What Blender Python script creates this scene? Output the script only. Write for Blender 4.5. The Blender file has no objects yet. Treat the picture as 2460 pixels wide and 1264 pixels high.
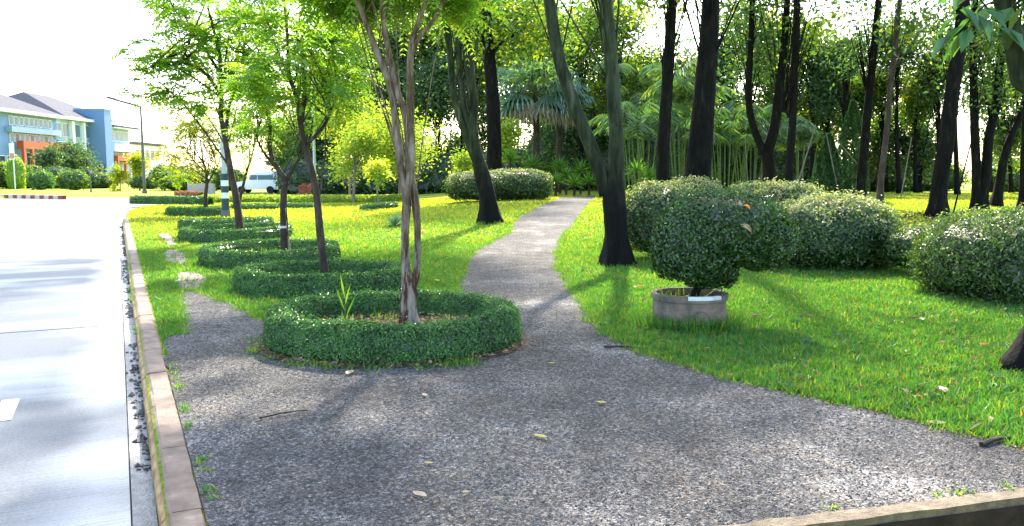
import bpy, bmesh, math, random
import numpy as np
from mathutils import Vector, Matrix, geometry

SC = bpy.context.scene
COL = SC.collection
rng = np.random.default_rng(11)
random.seed(11)

# ------------------------------------------------------------------ camera, world, sun, exposure
FPX, CXP, CYP, HOR, CAMH = 1950.0, 1230.0, 632.0, 422.0, 1.55
PITCH = math.atan((CYP - HOR) / FPX)
cam_d = bpy.data.cameras.new("camera")
cam = bpy.data.objects.new("camera", cam_d)
COL.objects.link(cam)
cam.location = (0, 0, CAMH)
cam.rotation_euler = (math.pi / 2 - PITCH, 0, 0)
cam_d.sensor_width = 36
cam_d.lens = 36 * FPX / 2460.0
cam_d.clip_start = 0.05
cam_d.clip_end = 3000
SC.camera = cam

SUN_EL, SUN_AZ = math.radians(40), math.radians(5)     # azimuth clockwise from +Y
world = bpy.data.worlds.new("World")
SC.world = world
world.use_nodes = True
wn = world.node_tree
wn.nodes.clear()
sky = wn.nodes.new("ShaderNodeTexSky")
sky.sky_type = 'NISHITA'
sky.sun_disc = False
sky.sun_elevation = SUN_EL
sky.sun_rotation = SUN_AZ
sky.air_density = 1.0
sky.dust_density = 2.0
sky.ozone_density = 1.0
bg = wn.nodes.new("ShaderNodeBackground")
bg.inputs[1].default_value = 0.15
wo = wn.nodes.new("ShaderNodeOutputWorld")
wn.links.new(sky.outputs[0], bg.inputs[0])
wn.links.new(bg.outputs[0], wo.inputs[0])

sd = bpy.data.lights.new("sun", 'SUN')
sd.energy = 3.2
sd.angle = math.radians(1.8)
sd.color = (1.0, 0.94, 0.84)
sun = bpy.data.objects.new("sun", sd)
COL.objects.link(sun)
SV = Vector((math.sin(SUN_AZ) * math.cos(SUN_EL), math.cos(SUN_AZ) * math.cos(SUN_EL), math.sin(SUN_EL)))
sun.rotation_euler = SV.to_track_quat('Z', 'Y').to_euler()
sun.location = (0, 0, 30)

SC.view_settings.view_transform = 'Standard'
SC.view_settings.look = 'None'
SC.view_settings.exposure = 2.4
SC.view_settings.gamma = 1.0
SC.view_settings.use_curve_mapping = False
cy = SC.cycles
cy.max_bounces = 8
cy.diffuse_bounces = 5
cy.glossy_bounces = 3
cy.transmission_bounces = 5
cy.transparent_max_bounces = 6
cy.use_denoising = True
cy.sample_clamp_indirect = 6.0
cy.caustics_reflective = False
cy.caustics_refractive = False

# ------------------------------------------------------------------ pixel -> place helpers
CF = np.array([0, math.cos(PITCH), -math.sin(PITCH)])
CU = np.array([0, math.sin(PITCH), math.cos(PITCH)])
CR = np.array([1.0, 0, 0])
TH = math.atan((CXP - 292) / FPX / math.cos(PITCH))
RD = np.array([-math.sin(TH), math.cos(TH)])            # along the road
RR = np.array([math.cos(TH), math.sin(TH)])             # across it, to the right
KF, KB = 0.10, 0.29                                     # kerb front / back (u)
ROADZ = -0.13

def sstep(t):
    t = np.clip(t, 0, 1)
    return t * t * (3 - 2 * t)

def H(x, y):
    """height of the lawn: flat by the road, a low mound under the grove"""
    x = np.asarray(x, float); y = np.asarray(y, float)
    return 0.55 * sstep((y - 11) / 20) * sstep((x + 9) / 10)

def ray(px, py):
    return CF + CR * (px - CXP) / FPX + CU * (CYP - py) / FPX

def gp(px, py, dz=0.0):
    q = ray(px, py); z = dz
    for _ in range(30):
        t = (z - CAMH) / q[2]
        P = np.array([0, 0, CAMH]) + q * t
        z = float(H(P[0], P[1])) + dz
    return np.array([P[0], P[1], z])

def at(px, py, Y):
    q = ray(px, py)
    return np.array([0, 0, CAMH]) + q * (Y / q[1])

def on(px, Y, dz=0.0):
    """ground point at depth Y under picture column px"""
    x = (px - CXP) / FPX * (Y * math.cos(PITCH) + 0.1)
    return np.array([x, Y, float(H(x, Y)) + dz])

def uv2xy(u, v):
    return u * RR[0] + v * RD[0], u * RR[1] + v * RD[1]

def snoise(x, y, s=1.0, seed=0.0):
    x = x * s; y = y * s
    return (np.sin(x * 1.7 + y * 0.9 + seed) + np.sin(-x * 1.1 + y * 2.3 + seed * 2.1 + 1.3) +
            np.sin(x * 3.1 - y * 2.7 + seed * 0.7 + 4.0) * 0.6 + np.sin(x * 4.3 + y * 5.1 + seed * 1.9) * 0.4) / 3.0

# ------------------------------------------------------------------ object helpers
ORG = {}

def setp(o, label=None, cat=None, group=None, kind=None):
    if label: o["label"] = label
    if cat: o["category"] = cat
    if group: o["group"] = group
    if kind: o["kind"] = kind
    return o

def empty(name, loc, label=None, cat=None, group=None, kind=None):
    o = bpy.data.objects.new(name, None)
    o.empty_display_size = 0.2
    o.location = tuple(float(c) for c in loc)
    COL.objects.link(o)
    ORG[o] = np.array(loc, float)
    return setp(o, label, cat, group, kind)

def make_mesh(name, V, F, rnd=None, smooth=False, uv=None):
    V = np.asarray(V, np.float32)
    me = bpy.data.meshes.new(name)
    if isinstance(F, np.ndarray):
        n, k = F.shape
        loops = F.astype(np.int32).ravel()
        starts = np.arange(n, dtype=np.int32) * k
    else:
        loops = np.array([i for f in F for i in f], np.int32)
        cnt = np.array([len(f) for f in F], np.int32)
        starts = np.concatenate(([0], np.cumsum(cnt)[:-1])).astype(np.int32)
        n = len(F)
    me.vertices.add(len(V)); me.vertices.foreach_set("co", V.ravel())
    me.loops.add(len(loops)); me.loops.foreach_set("vertex_index", loops)
    me.polygons.add(n); me.polygons.foreach_set("loop_start", starts)
    me.polygons.foreach_set("use_smooth", np.full(n, bool(smooth)))
    if rnd is not None:
        a = me.attributes.new("rnd", 'FLOAT', 'FACE')
        a.data.foreach_set("value", np.asarray(rnd, np.float32))
    me.update(calc_edges=True)
    me.validate(verbose=False) if not isinstance(F, np.ndarray) else None
    return me

def obj(name, V, F, mat, parent=None, rnd=None, smooth=False, org=None, **kw):
    """a mesh object; V in world coordinates"""
    V = np.asarray(V, float)
    if parent is not None:
        o0 = ORG[parent]
    elif org is not None:
        o0 = np.asarray(org, float)
    else:
        o0 = np.array([(V[:, 0].min() + V[:, 0].max()) / 2, (V[:, 1].min() + V[:, 1].max()) / 2, V[:, 2].min()])
    me = make_mesh(name, V - o0, F, rnd, smooth)
    me.materials.append(mat)
    o = bpy.data.objects.new(name, me)
    if parent is not None:
        o.parent = parent
    else:
        o.location = tuple(o0)
    COL.objects.link(o)
    ORG[o] = o0
    return setp(o, **kw)

def cat_mesh(parts):
    """[(V, F list/array)] -> V, F as list"""
    Vs, Fs, off = [], [], 0
    for V, F in parts:
        V = np.asarray(V, float)
        Vs.append(V)
        Fs.extend([tuple(int(i) + off for i in f) for f in F])
        off += len(V)
    return np.concatenate(Vs), Fs

def cat_np(parts):
    Vs, Fs, Rs, off = [], [], [], 0
    for V, F, R in parts:
        Vs.append(V); Fs.append(F + off); Rs.append(R); off += len(V)
    return np.concatenate(Vs), np.concatenate(Fs), np.concatenate(Rs)

BOXF = [(0, 3, 2, 1), (4, 5, 6, 7), (0, 1, 5, 4), (1, 2, 6, 5), (2, 3, 7, 6), (3, 0, 4, 7)]

def box(x0, x1, y0, y1, z0, z1):
    return np.array([(x0, y0, z0), (x1, y0, z0), (x1, y1, z0), (x0, y1, z0),
                     (x0, y0, z1), (x1, y0, z1), (x1, y1, z1), (x0, y1, z1)], float), BOXF

def prism(p, q, w, z0, z1):
    """upright slab along the ground line p -> q, w wide to the left of it"""
    p = np.array(p[:2], float); q = np.array(q[:2], float)
    d = (q - p) / np.linalg.norm(q - p); n = np.array([-d[1], d[0]]) * w
    c = [p, q, q + n, p + n]
    return np.array([(a[0], a[1], z0) for a in c] + [(a[0], a[1], z1) for a in c]), BOXF

def resample(pts, n):
    pts = np.asarray(pts, float)
    if len(pts) == 2:
        t = np.linspace(0, 1, n)[:, None]
        return pts[0] * (1 - t) + pts[1] * t
    P = np.vstack([2 * pts[0] - pts[1], pts, 2 * pts[-1] - pts[-2]])
    m = len(pts) - 1
    out = []
    for t in np.linspace(0, m - 1e-6, n):
        i = int(t); f = t - i
        a, b, c, d = P[i], P[i + 1], P[i + 2], P[i + 3]
        out.append(0.5 * (2 * b + (c - a) * f + (2 * a - 5 * b + 4 * c - d) * f * f + (3 * b - a - 3 * c + d) * f ** 3))
    return np.array(out)

def tube(pts, r0, r1, n=8, sides=8, rough=0.0, flare=0.0, cap=True):
    P = resample(pts, n)
    T = np.gradient(P, axis=0)
    T /= np.linalg.norm(T, axis=1)[:, None] + 1e-9
    ref = np.array([1.0, 0.13, 0.07]) if abs(T[0][0]) < 0.8 else np.array([0.0, 1, 0.1])
    V = []
    ph = rng.uniform(0, 6.28)
    for i in range(n):
        t = i / (n - 1)
        s = np.cross(T[i], ref); s /= np.linalg.norm(s)
        b = np.cross(s, T[i])
        r = float(np.interp(t * (len(r0) - 1), np.arange(len(r0)), r0)) if isinstance(r0, (list, tuple)) else r0 + (r1 - r0) * t
        r *= 1 + flare * max(0, 1 - t * 7) ** 2
        for k in range(sides):
            a = 2 * math.pi * k / sides
            rr = r * (1 + rough * (math.sin(3 * a + ph + t * 3) * 0.5 + rng.normal() * 0.4))
            if flare and t < 0.15:
                rr *= 1 + flare * 0.45 * math.sin(5 * a + ph) * max(0, 1 - t * 7)
            V.append(P[i] + s * math.cos(a) * rr + b * math.sin(a) * rr)
    F = []
    for i in range(n - 1):
        for k in range(sides):
            k2 = (k + 1) % sides
            F.append((i * sides + k, i * sides + k2, (i + 1) * sides + k2, (i + 1) * sides + k))
    if cap:
        F.append(tuple(range(sides - 1, -1, -1)))
        F.append(tuple((n - 1) * sides + k for k in range(sides)))
    return np.array(V), F

def unit(v):
    return v / (np.linalg.norm(v, axis=-1, keepdims=True) + 1e-9)

def rdirs(n):
    return unit(rng.normal(size=(n, 3)))

def leaf_cards(P, D, N, L, W, rnd, fold=0.25):
    """P base, D direction, N normal; two triangles folded along the midrib each"""
    D = unit(D); S = unit(np.cross(D, N)); N = np.cross(S, D)
    n = len(P)
    L = np.broadcast_to(np.asarray(L, float), (n,))[:, None]
    W = np.broadcast_to(np.asarray(W, float), (n,))[:, None]
    mid = P + D * L * 0.42 + N * W * fold
    tip = P + D * L - N * L * 0.08
    V = np.stack([P, mid + S * W * 0.5, tip, mid - S * W * 0.5], 1).reshape(-1, 3)
    b = np.arange(n)[:, None] * 4
    F = np.concatenate([b + np.array([0, 1, 2]), b + np.array([0, 2, 3])], 1).reshape(-1, 3)
    return V, F, np.repeat(rnd, 2)

def blades(P, h, w, rnd, lean=0.45):
    n = len(P)
    a = rng.uniform(0, 2 * math.pi, n)
    S = np.stack([np.cos(a), np.sin(a), np.zeros(n)], 1)
    b = rng.uniform(0, 2 * math.pi, n); l = np.abs(rng.normal(0, lean, n))
    T = np.stack([np.cos(b) * l, np.sin(b) * l, np.ones(n)], 1) * h[:, None]
    w = w[:, None]
    V = np.stack([P - S * w / 2, P + S * w / 2, P + T], 1).reshape(-1, 3)
    F = np.arange(n * 3).reshape(-1, 3)
    return V, F, rnd

def inside(poly, x, y):
    poly = np.asarray(poly)[:, :2]
    r = np.zeros(len(x), bool)
    j = len(poly) - 1
    for i in range(len(poly)):
        xi, yi = poly[i]; xj, yj = poly[j]
        c = ((yi > y) != (yj > y)) & (x < (xj - xi) * (y - yi) / (yj - yi + 1e-12) + xi)
        r ^= c
        j = i
    return r

# ------------------------------------------------------------------ materials
def mat(name):
    m = bpy.data.materials.new(name)
    m.use_nodes = True
    t = m.node_tree
    t.nodes.clear()
    o = t.nodes.new("ShaderNodeOutputMaterial")
    return m, t, o

def N(t, kind, **kw):
    n = t.nodes.new(kind)
    for k, v in kw.items():
        if k.startswith("i_"):
            n.inputs[k[2:].replace("_", " ")].default_value = v
        else:
            setattr(n, k, v)
    return n

def ramp(t, stops, fac=None):
    r = t.nodes.new("ShaderNodeValToRGB")
    e = r.color_ramp.elements
    while len(e) > 1:
        e.remove(e[-1])
    e[0].position = stops[0][0]; e[0].color = (*stops[0][1], 1)
    for p, c in stops[1:]:
        x = e.new(p); x.color = (*c, 1)
    if fac is not None:
        t.links.new(fac, r.inputs[0])
    return r

def leaf_mat(name, stops, trans=0.5, tint=(1.35, 1.25, 0.55), gloss=0.05, rough=0.45):
    m, t, o = mat(name)
    a = N(t, "ShaderNodeAttribute", attribute_name="rnd")
    r = ramp(t, stops, a.outputs["Fac"])
    d = N(t, "ShaderNodeBsdfDiffuse")
    tr = N(t, "ShaderNodeBsdfTranslucent")
    mul = N(t, "ShaderNodeMix", data_type='RGBA', blend_type='MULTIPLY')
    mul.inputs[0].default_value = 1
    mul.inputs[7].default_value = (*tint, 1)
    t.links.new(r.outputs[0], mul.inputs[6])
    t.links.new(r.outputs[0], d.inputs[0])
    t.links.new(mul.outputs[2], tr.inputs[0])
    mx = N(t, "ShaderNodeMixShader"); mx.inputs[0].default_value = trans
    t.links.new(d.outputs[0], mx.inputs[1]); t.links.new(tr.outputs[0], mx.inputs[2])
    g = N(t, "ShaderNodeBsdfGlossy"); g.inputs["Roughness"].default_value = rough
    g.inputs[0].default_value = (1, 0.97, 0.9, 1)
    mg = N(t, "ShaderNodeMixShader"); mg.inputs[0].default_value = gloss
    t.links.new(mx.outputs[0], mg.inputs[1]); t.links.new(g.outputs[0], mg.inputs[2])
    t.links.new(mg.outputs[0], o.inputs[0])
    return m

def rough_mat(name, stops, scale=8, rough=0.8, bump=0.4, detail=8, stretch=(1, 1, 1), bscale=None, bdist=0.02, spec=0.3, tex='noise'):
    m, t, o = mat(name)
    tc = N(t, "ShaderNodeTexCoord")
    mp = N(t, "ShaderNodeMapping"); mp.inputs["Scale"].default_value = stretch
    t.links.new(tc.outputs["Object"], mp.inputs[0])
    n = N(t, "ShaderNodeTexNoise"); n.inputs["Scale"].default_value = scale; n.inputs["Detail"].default_value = detail
    n.inputs["Roughness"].default_value = 0.62
    t.links.new(mp.outputs[0], n.inputs[0])
    r = ramp(t, stops, n.outputs["Fac"])
    p = N(t, "ShaderNodeBsdfPrincipled")
    p.inputs["Roughness"].default_value = rough
    p.inputs["Specular IOR Level"].default_value = spec
    t.links.new(r.outputs[0], p.inputs["Base Color"])
    if bump:
        n2 = N(t, "ShaderNodeTexNoise"); n2.inputs["Scale"].default_value = bscale or scale * 3; n2.inputs["Detail"].default_value = 6
        t.links.new(mp.outputs[0], n2.inputs[0])
        b = N(t, "ShaderNodeBump"); b.inputs["Strength"].default_value = bump; b.inputs["Distance"].default_value = bdist
        t.links.new(n2.outputs["Fac"], b.inputs["Height"])
        t.links.new(b.outputs[0], p.inputs["Normal"])
    t.links.new(p.outputs[0], o.inputs[0])
    return m

def plain(name, col, rough=0.6, var=0.12, metal=0.0, spec=0.4):
    c = np.array(col)
    return rough_mat(name, [(0.3, tuple(c * (1 - var))), (0.7, tuple(np.minimum(c * (1 + var), 1)))], scale=3, rough=rough, bump=0.08, bscale=30, bdist=0.01, spec=spec)

G = {}
# grass and ground
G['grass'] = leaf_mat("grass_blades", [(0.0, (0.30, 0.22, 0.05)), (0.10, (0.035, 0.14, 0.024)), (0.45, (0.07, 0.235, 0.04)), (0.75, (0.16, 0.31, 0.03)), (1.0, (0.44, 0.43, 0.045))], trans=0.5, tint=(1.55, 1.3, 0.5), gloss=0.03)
G['lawn'] = None
G['hedge'] = leaf_mat("ring_hedge_leaf", [(0.0, (0.020, 0.065, 0.012)), (0.4, (0.052, 0.18, 0.032)), (0.8, (0.11, 0.28, 0.05)), (1.0, (0.25, 0.42, 0.10))], trans=0.35, gloss=0.055, rough=0.33)
G['topiary'] = leaf_mat("topiary_leaf", [(0.0, (0.012, 0.04, 0.008)), (0.5, (0.034, 0.105, 0.016)), (0.9, (0.065, 0.16, 0.026)), (1.0, (0.14, 0.24, 0.06))], trans=0.35, gloss=0.06, rough=0.33)
G['shrub'] = leaf_mat("shrub_leaf", [(0.0, (0.016, 0.036, 0.009)), (0.45, (0.045, 0.115, 0.018)), (0.8, (0.11, 0.19, 0.035)), (1.0, (0.42, 0.44, 0.26))], trans=0.42, gloss=0.05, rough=0.36)  # palest stop carries the painted sun highlight on shrub tops
G['feather'] = leaf_mat("feather_leaf", [(0.0, (0.11, 0.27, 0.035)), (0.5, (0.21, 0.39, 0.045)), (0.85, (0.33, 0.47, 0.045)), (1.0, (0.48, 0.46, 0.05))], trans=0.6, tint=(1.5, 1.35, 0.45), gloss=0.03)
G['feather_yellow'] = leaf_mat("feather_yellow_leaf", [(0.0, (0.13, 0.24, 0.012)), (0.5, (0.27, 0.35, 0.015)), (1.0, (0.46, 0.40, 0.015))], trans=0.62, gloss=0.03)
G['yellow'] = leaf_mat("yellow_leaf", [(0.0, (0.16, 0.30, 0.03)), (0.5, (0.28, 0.42, 0.045)), (1.0, (0.52, 0.51, 0.06))], trans=0.58, gloss=0.03)
G['dark'] = leaf_mat("dark_leaf", [(0.0, (0.015, 0.05, 0.017)), (0.5, (0.045, 0.12, 0.033)), (0.85, (0.10, 0.20, 0.035)), (1.0, (0.28, 0.33, 0.04))], trans=0.45, gloss=0.06)  # tone lifted to stand in for bright haze through the wood
G['mid'] = leaf_mat("mid_leaf", [(0.0, (0.03, 0.09, 0.015)), (0.5, (0.09, 0.20, 0.022)), (0.75, (0.20, 0.31, 0.025)), (1.0, (0.48, 0.48, 0.03))], trans=0.58, gloss=0.05)  # also raised in place of haze between the trees
G['palm'] = leaf_mat("palm_leaf", [(0.0, (0.04, 0.11, 0.05)), (0.5, (0.10, 0.22, 0.11)), (1.0, (0.22, 0.38, 0.22))], trans=0.35, gloss=0.12, rough=0.4)  # light bluish tone holds distance haze in the leaf colour
G['palm_dry'] = leaf_mat("palm_dry_leaf", [(0.0, (0.12, 0.08, 0.05)), (1.0, (0.32, 0.24, 0.16))], trans=0.2)
G['areca'] = leaf_mat("areca_leaf", [(0.0, (0.02, 0.07, 0.015)), (0.6, (0.06, 0.16, 0.02)), (1.0, (0.20, 0.28, 0.02))], trans=0.5, gloss=0.08)
G['cycad'] = leaf_mat("rosette_leaf", [(0.0, (0.035, 0.12, 0.012)), (0.6, (0.08, 0.23, 0.018)), (1.0, (0.22, 0.34, 0.03))], trans=0.5, gloss=0.05)
G['cypress'] = leaf_mat("cypress_leaf", [(0.0, (0.008, 0.03, 0.010)), (0.6, (0.02, 0.075, 0.022)), (1.0, (0.06, 0.15, 0.05))], trans=0.3, gloss=0.04)
G['dry'] = leaf_mat("dry_leaf", [(0.0, (0.10, 0.05, 0.025)), (0.5, (0.24, 0.13, 0.06)), (1.0, (0.45, 0.34, 0.2))], trans=0.25, gloss=0.03)
G['orange_leaf'] = leaf_mat("orange_leaf", [(0.0, (0.40, 0.10, 0.02)), (1.0, (0.55, 0.28, 0.04))], trans=0.35)
G['yellow_leaf'] = leaf_mat("fallen_yellow_leaf", [(0.0, (0.45, 0.33, 0.05)), (1.0, (0.6, 0.5, 0.12))], trans=0.3)
G['pale_leaf'] = leaf_mat("fallen_pale_leaf", [(0.0, (0.45, 0.33, 0.2)), (1.0, (0.6, 0.45, 0.3))], trans=0.3)
G['brown_leaf'] = leaf_mat("fallen_brown_leaf", [(0.0, (0.07, 0.035, 0.02)), (1.0, (0.16, 0.08, 0.045))], trans=0.15)
G['red_flower'] = leaf_mat("red_flower", [(0.0, (0.10, 0.12, 0.03)), (0.4, (0.42, 0.10, 0.06)), (1.0, (0.6, 0.26, 0.16))], trans=0.3)
G['bigleaf'] = leaf_mat("broad_leaf", [(0.0, (0.03, 0.11, 0.03)), (0.7, (0.05, 0.17, 0.05)), (1.0, (0.10, 0.22, 0.05))], trans=0.5, gloss=0.07)
# bark
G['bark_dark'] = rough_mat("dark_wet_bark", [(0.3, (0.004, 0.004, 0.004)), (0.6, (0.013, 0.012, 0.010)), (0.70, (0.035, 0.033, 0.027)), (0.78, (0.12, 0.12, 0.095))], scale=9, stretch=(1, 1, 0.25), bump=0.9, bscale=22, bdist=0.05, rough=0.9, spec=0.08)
G['bark_brown'] = rough_mat("brown_bark", [(0.3, (0.022, 0.015, 0.010)), (0.55, (0.058, 0.041, 0.028)), (0.75, (0.13, 0.108, 0.08))], scale=10, stretch=(1, 1, 0.3), bump=0.8, bscale=25, bdist=0.03, rough=0.85)
G['bark_pale'] = rough_mat("pale_bark", [(0.3, (0.12, 0.10, 0.08)), (0.6, (0.24, 0.21, 0.18)), (0.8, (0.38, 0.35, 0.3))], scale=8, stretch=(1, 1, 0.35), bump=0.5, rough=0.85)
G['cane'] = rough_mat("green_cane", [(0.3, (0.05, 0.09, 0.02)), (0.7, (0.14, 0.20, 0.05))], scale=4, stretch=(1, 1, 3), bump=0.1)

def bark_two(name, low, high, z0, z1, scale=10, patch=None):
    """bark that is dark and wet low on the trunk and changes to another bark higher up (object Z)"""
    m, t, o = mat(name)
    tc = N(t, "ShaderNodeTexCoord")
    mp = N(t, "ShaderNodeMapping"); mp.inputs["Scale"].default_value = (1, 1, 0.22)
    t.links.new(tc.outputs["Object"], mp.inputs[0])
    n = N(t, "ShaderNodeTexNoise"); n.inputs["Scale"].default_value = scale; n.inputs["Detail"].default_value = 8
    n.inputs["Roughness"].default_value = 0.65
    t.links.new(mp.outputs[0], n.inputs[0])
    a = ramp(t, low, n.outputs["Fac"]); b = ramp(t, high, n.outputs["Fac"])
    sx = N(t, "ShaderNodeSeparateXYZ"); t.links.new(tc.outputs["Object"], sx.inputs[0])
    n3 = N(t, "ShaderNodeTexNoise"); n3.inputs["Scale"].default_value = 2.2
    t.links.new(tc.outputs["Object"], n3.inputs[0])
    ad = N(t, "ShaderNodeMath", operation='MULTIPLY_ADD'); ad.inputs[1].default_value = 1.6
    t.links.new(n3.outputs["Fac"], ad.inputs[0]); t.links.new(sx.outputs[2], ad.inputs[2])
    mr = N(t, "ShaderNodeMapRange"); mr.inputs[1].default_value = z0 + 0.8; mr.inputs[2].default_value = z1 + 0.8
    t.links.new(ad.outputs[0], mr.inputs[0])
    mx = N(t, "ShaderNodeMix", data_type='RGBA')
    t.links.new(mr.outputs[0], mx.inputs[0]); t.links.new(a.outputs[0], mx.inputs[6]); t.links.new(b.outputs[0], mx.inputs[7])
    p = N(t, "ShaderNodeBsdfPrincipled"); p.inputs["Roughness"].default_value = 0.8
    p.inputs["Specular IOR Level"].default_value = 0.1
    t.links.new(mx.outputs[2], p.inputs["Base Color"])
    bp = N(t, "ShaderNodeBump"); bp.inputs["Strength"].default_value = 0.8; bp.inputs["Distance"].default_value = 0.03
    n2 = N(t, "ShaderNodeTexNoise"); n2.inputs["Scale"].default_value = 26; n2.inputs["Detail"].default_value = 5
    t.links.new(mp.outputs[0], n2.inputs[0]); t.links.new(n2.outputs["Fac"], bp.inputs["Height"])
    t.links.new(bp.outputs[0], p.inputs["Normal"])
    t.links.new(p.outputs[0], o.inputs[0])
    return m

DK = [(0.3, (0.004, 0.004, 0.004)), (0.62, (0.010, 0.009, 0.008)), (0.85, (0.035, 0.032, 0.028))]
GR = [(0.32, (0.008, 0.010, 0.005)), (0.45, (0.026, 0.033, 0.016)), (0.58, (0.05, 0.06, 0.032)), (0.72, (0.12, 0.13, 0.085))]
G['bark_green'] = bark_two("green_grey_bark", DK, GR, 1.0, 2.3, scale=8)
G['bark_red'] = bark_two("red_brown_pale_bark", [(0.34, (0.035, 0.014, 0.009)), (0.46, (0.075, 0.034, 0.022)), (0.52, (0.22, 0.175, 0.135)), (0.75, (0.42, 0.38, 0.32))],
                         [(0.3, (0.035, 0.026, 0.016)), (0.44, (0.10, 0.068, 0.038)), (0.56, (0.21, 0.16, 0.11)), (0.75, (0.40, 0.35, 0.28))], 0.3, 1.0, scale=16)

def lawn_mat():
    m, t, o = mat("lawn_turf")
    tc = N(t, "ShaderNodeTexCoord")
    n = N(t, "ShaderNodeTexNoise"); n.inputs["Scale"].default_value = 0.35; n.inputs["Detail"].default_value = 4
    t.links.new(tc.outputs["Object"], n.inputs[0])
    n2 = N(t, "ShaderNodeTexNoise"); n2.inputs["Scale"].default_value = 14; n2.inputs["Detail"].default_value = 8; n2.inputs["Roughness"].default_value = 0.7
    t.links.new(tc.outputs["Object"], n2.inputs[0])
    a = ramp(t, [(0.3, (0.05, 0.08, 0.016)), (0.45, (0.17, 0.22, 0.018)), (0.6, (0.31, 0.33, 0.025)), (0.75, (0.42, 0.38, 0.04))], n2.outputs["Fac"])
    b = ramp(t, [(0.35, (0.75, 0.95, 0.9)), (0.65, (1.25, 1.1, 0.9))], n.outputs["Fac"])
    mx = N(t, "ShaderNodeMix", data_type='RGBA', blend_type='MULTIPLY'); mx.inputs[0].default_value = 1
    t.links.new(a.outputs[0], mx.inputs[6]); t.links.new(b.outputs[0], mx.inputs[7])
    p = N(t, "ShaderNodeBsdfPrincipled"); p.inputs["Roughness"].default_value = 0.9
    p.inputs["Specular IOR Level"].default_value = 0.1
    t.links.new(mx.outputs[2], p.inputs["Base Color"])
    bp = N(t, "ShaderNodeBump"); bp.inputs["Strength"].default_value = 0.8; bp.inputs["Distance"].default_value = 0.05
    t.links.new(n2.outputs["Fac"], bp.inputs["Height"]); t.links.new(bp.outputs[0], p.inputs["Normal"])
    t.links.new(p.outputs[0], o.inputs[0])
    return m
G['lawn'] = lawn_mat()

def gravel_mat():
    m, t, o = mat("fine_gravel")
    tc = N(t, "ShaderNodeTexCoord")
    v = N(t, "ShaderNodeTexVoronoi"); v.inputs["Scale"].default_value = 105
    t.links.new(tc.outputs["Object"], v.inputs[0])
    v2 = N(t, "ShaderNodeTexVoronoi"); v2.inputs["Scale"].default_value = 62
    t.links.new(tc.outputs["Object"], v2.inputs[0])
    sp = N(t, "ShaderNodeSeparateColor"); t.links.new(v.outputs["Color"], sp.inputs[0])
    sp2 = N(t, "ShaderNodeSeparateColor"); t.links.new(v2.outputs["Color"], sp2.inputs[0])
    av = N(t, "ShaderNodeMath", operation='ADD'); t.links.new(sp.outputs[0], av.inputs[0]); t.links.new(sp2.outputs[1], av.inputs[1])
    hv = N(t, "ShaderNodeMath", operation='MULTIPLY'); hv.inputs[1].default_value = 0.5; t.links.new(av.outputs[0], hv.inputs[0])
    a = ramp(t, [(0.15, (0.032, 0.030, 0.028)), (0.45, (0.078, 0.072, 0.066)), (0.7, (0.13, 0.12, 0.109)), (0.95, (0.27, 0.25, 0.225))], hv.outputs[0])
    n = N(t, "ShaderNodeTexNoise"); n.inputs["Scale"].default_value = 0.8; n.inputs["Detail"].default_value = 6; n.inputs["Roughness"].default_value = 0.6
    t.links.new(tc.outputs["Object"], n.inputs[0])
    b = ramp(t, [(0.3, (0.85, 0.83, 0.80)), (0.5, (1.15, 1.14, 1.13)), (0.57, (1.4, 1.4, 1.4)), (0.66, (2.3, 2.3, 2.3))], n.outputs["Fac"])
    m0 = N(t, "ShaderNodeMix", data_type='RGBA', blend_type='MULTIPLY'); m0.inputs[0].default_value = 1
    t.links.new(a.outputs[0], m0.inputs[6]); t.links.new(b.outputs[0], m0.inputs[7])
    nb = N(t, "ShaderNodeTexNoise"); nb.inputs["Scale"].default_value = 3.3; nb.inputs["Detail"].default_value = 7; nb.inputs["Roughness"].default_value = 0.65
    t.links.new(tc.outputs["Object"], nb.inputs[0])
    b2 = ramp(t, [(0.32, (0.70, 0.66, 0.62)), (0.5, (1, 1, 1)), (0.66, (1.22, 1.14, 1.04))], nb.outputs["Fac"])
    mx = N(t, "ShaderNodeMix", data_type='RGBA', blend_type='MULTIPLY'); mx.inputs[0].default_value = 1
    t.links.new(m0.outputs[2], mx.inputs[6]); t.links.new(b2.outputs[0], mx.inputs[7])
    p = N(t, "ShaderNodeBsdfPrincipled"); p.inputs["Roughness"].default_value = 0.9
    p.inputs["Specular IOR Level"].default_value = 0.15
    t.links.new(mx.outputs[2], p.inputs["Base Color"])
    bp = N(t, "ShaderNodeBump"); bp.inputs["Strength"].default_value = 0.9; bp.inputs["Distance"].default_value = 0.012
    t.links.new(v.outputs["Distance"], bp.inputs["Height"]); bp.invert = True
    t.links.new(bp.outputs[0], p.inputs["Normal"])
    t.links.new(p.outputs[0], o.inputs[0])
    return m
G['gravel'] = gravel_mat()
G['pebble'] = None

def pebble_mat():
    m, t, o = mat("loose_pebble")
    a = N(t, "ShaderNodeAttribute", attribute_name="rnd")
    r = ramp(t, [(0, (0.03, 0.028, 0.026)), (0.4, (0.074, 0.068, 0.062)), (0.8, (0.135, 0.125, 0.113)), (1, (0.3, 0.28, 0.25))], a.outputs["Fac"])
    p = N(t, "ShaderNodeBsdfPrincipled"); p.inputs["Roughness"].default_value = 0.65
    t.links.new(r.outputs[0], p.inputs["Base Color"]); t.links.new(p.outputs[0], o.inputs[0])
    return m
G['pebble'] = pebble_mat()

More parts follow.
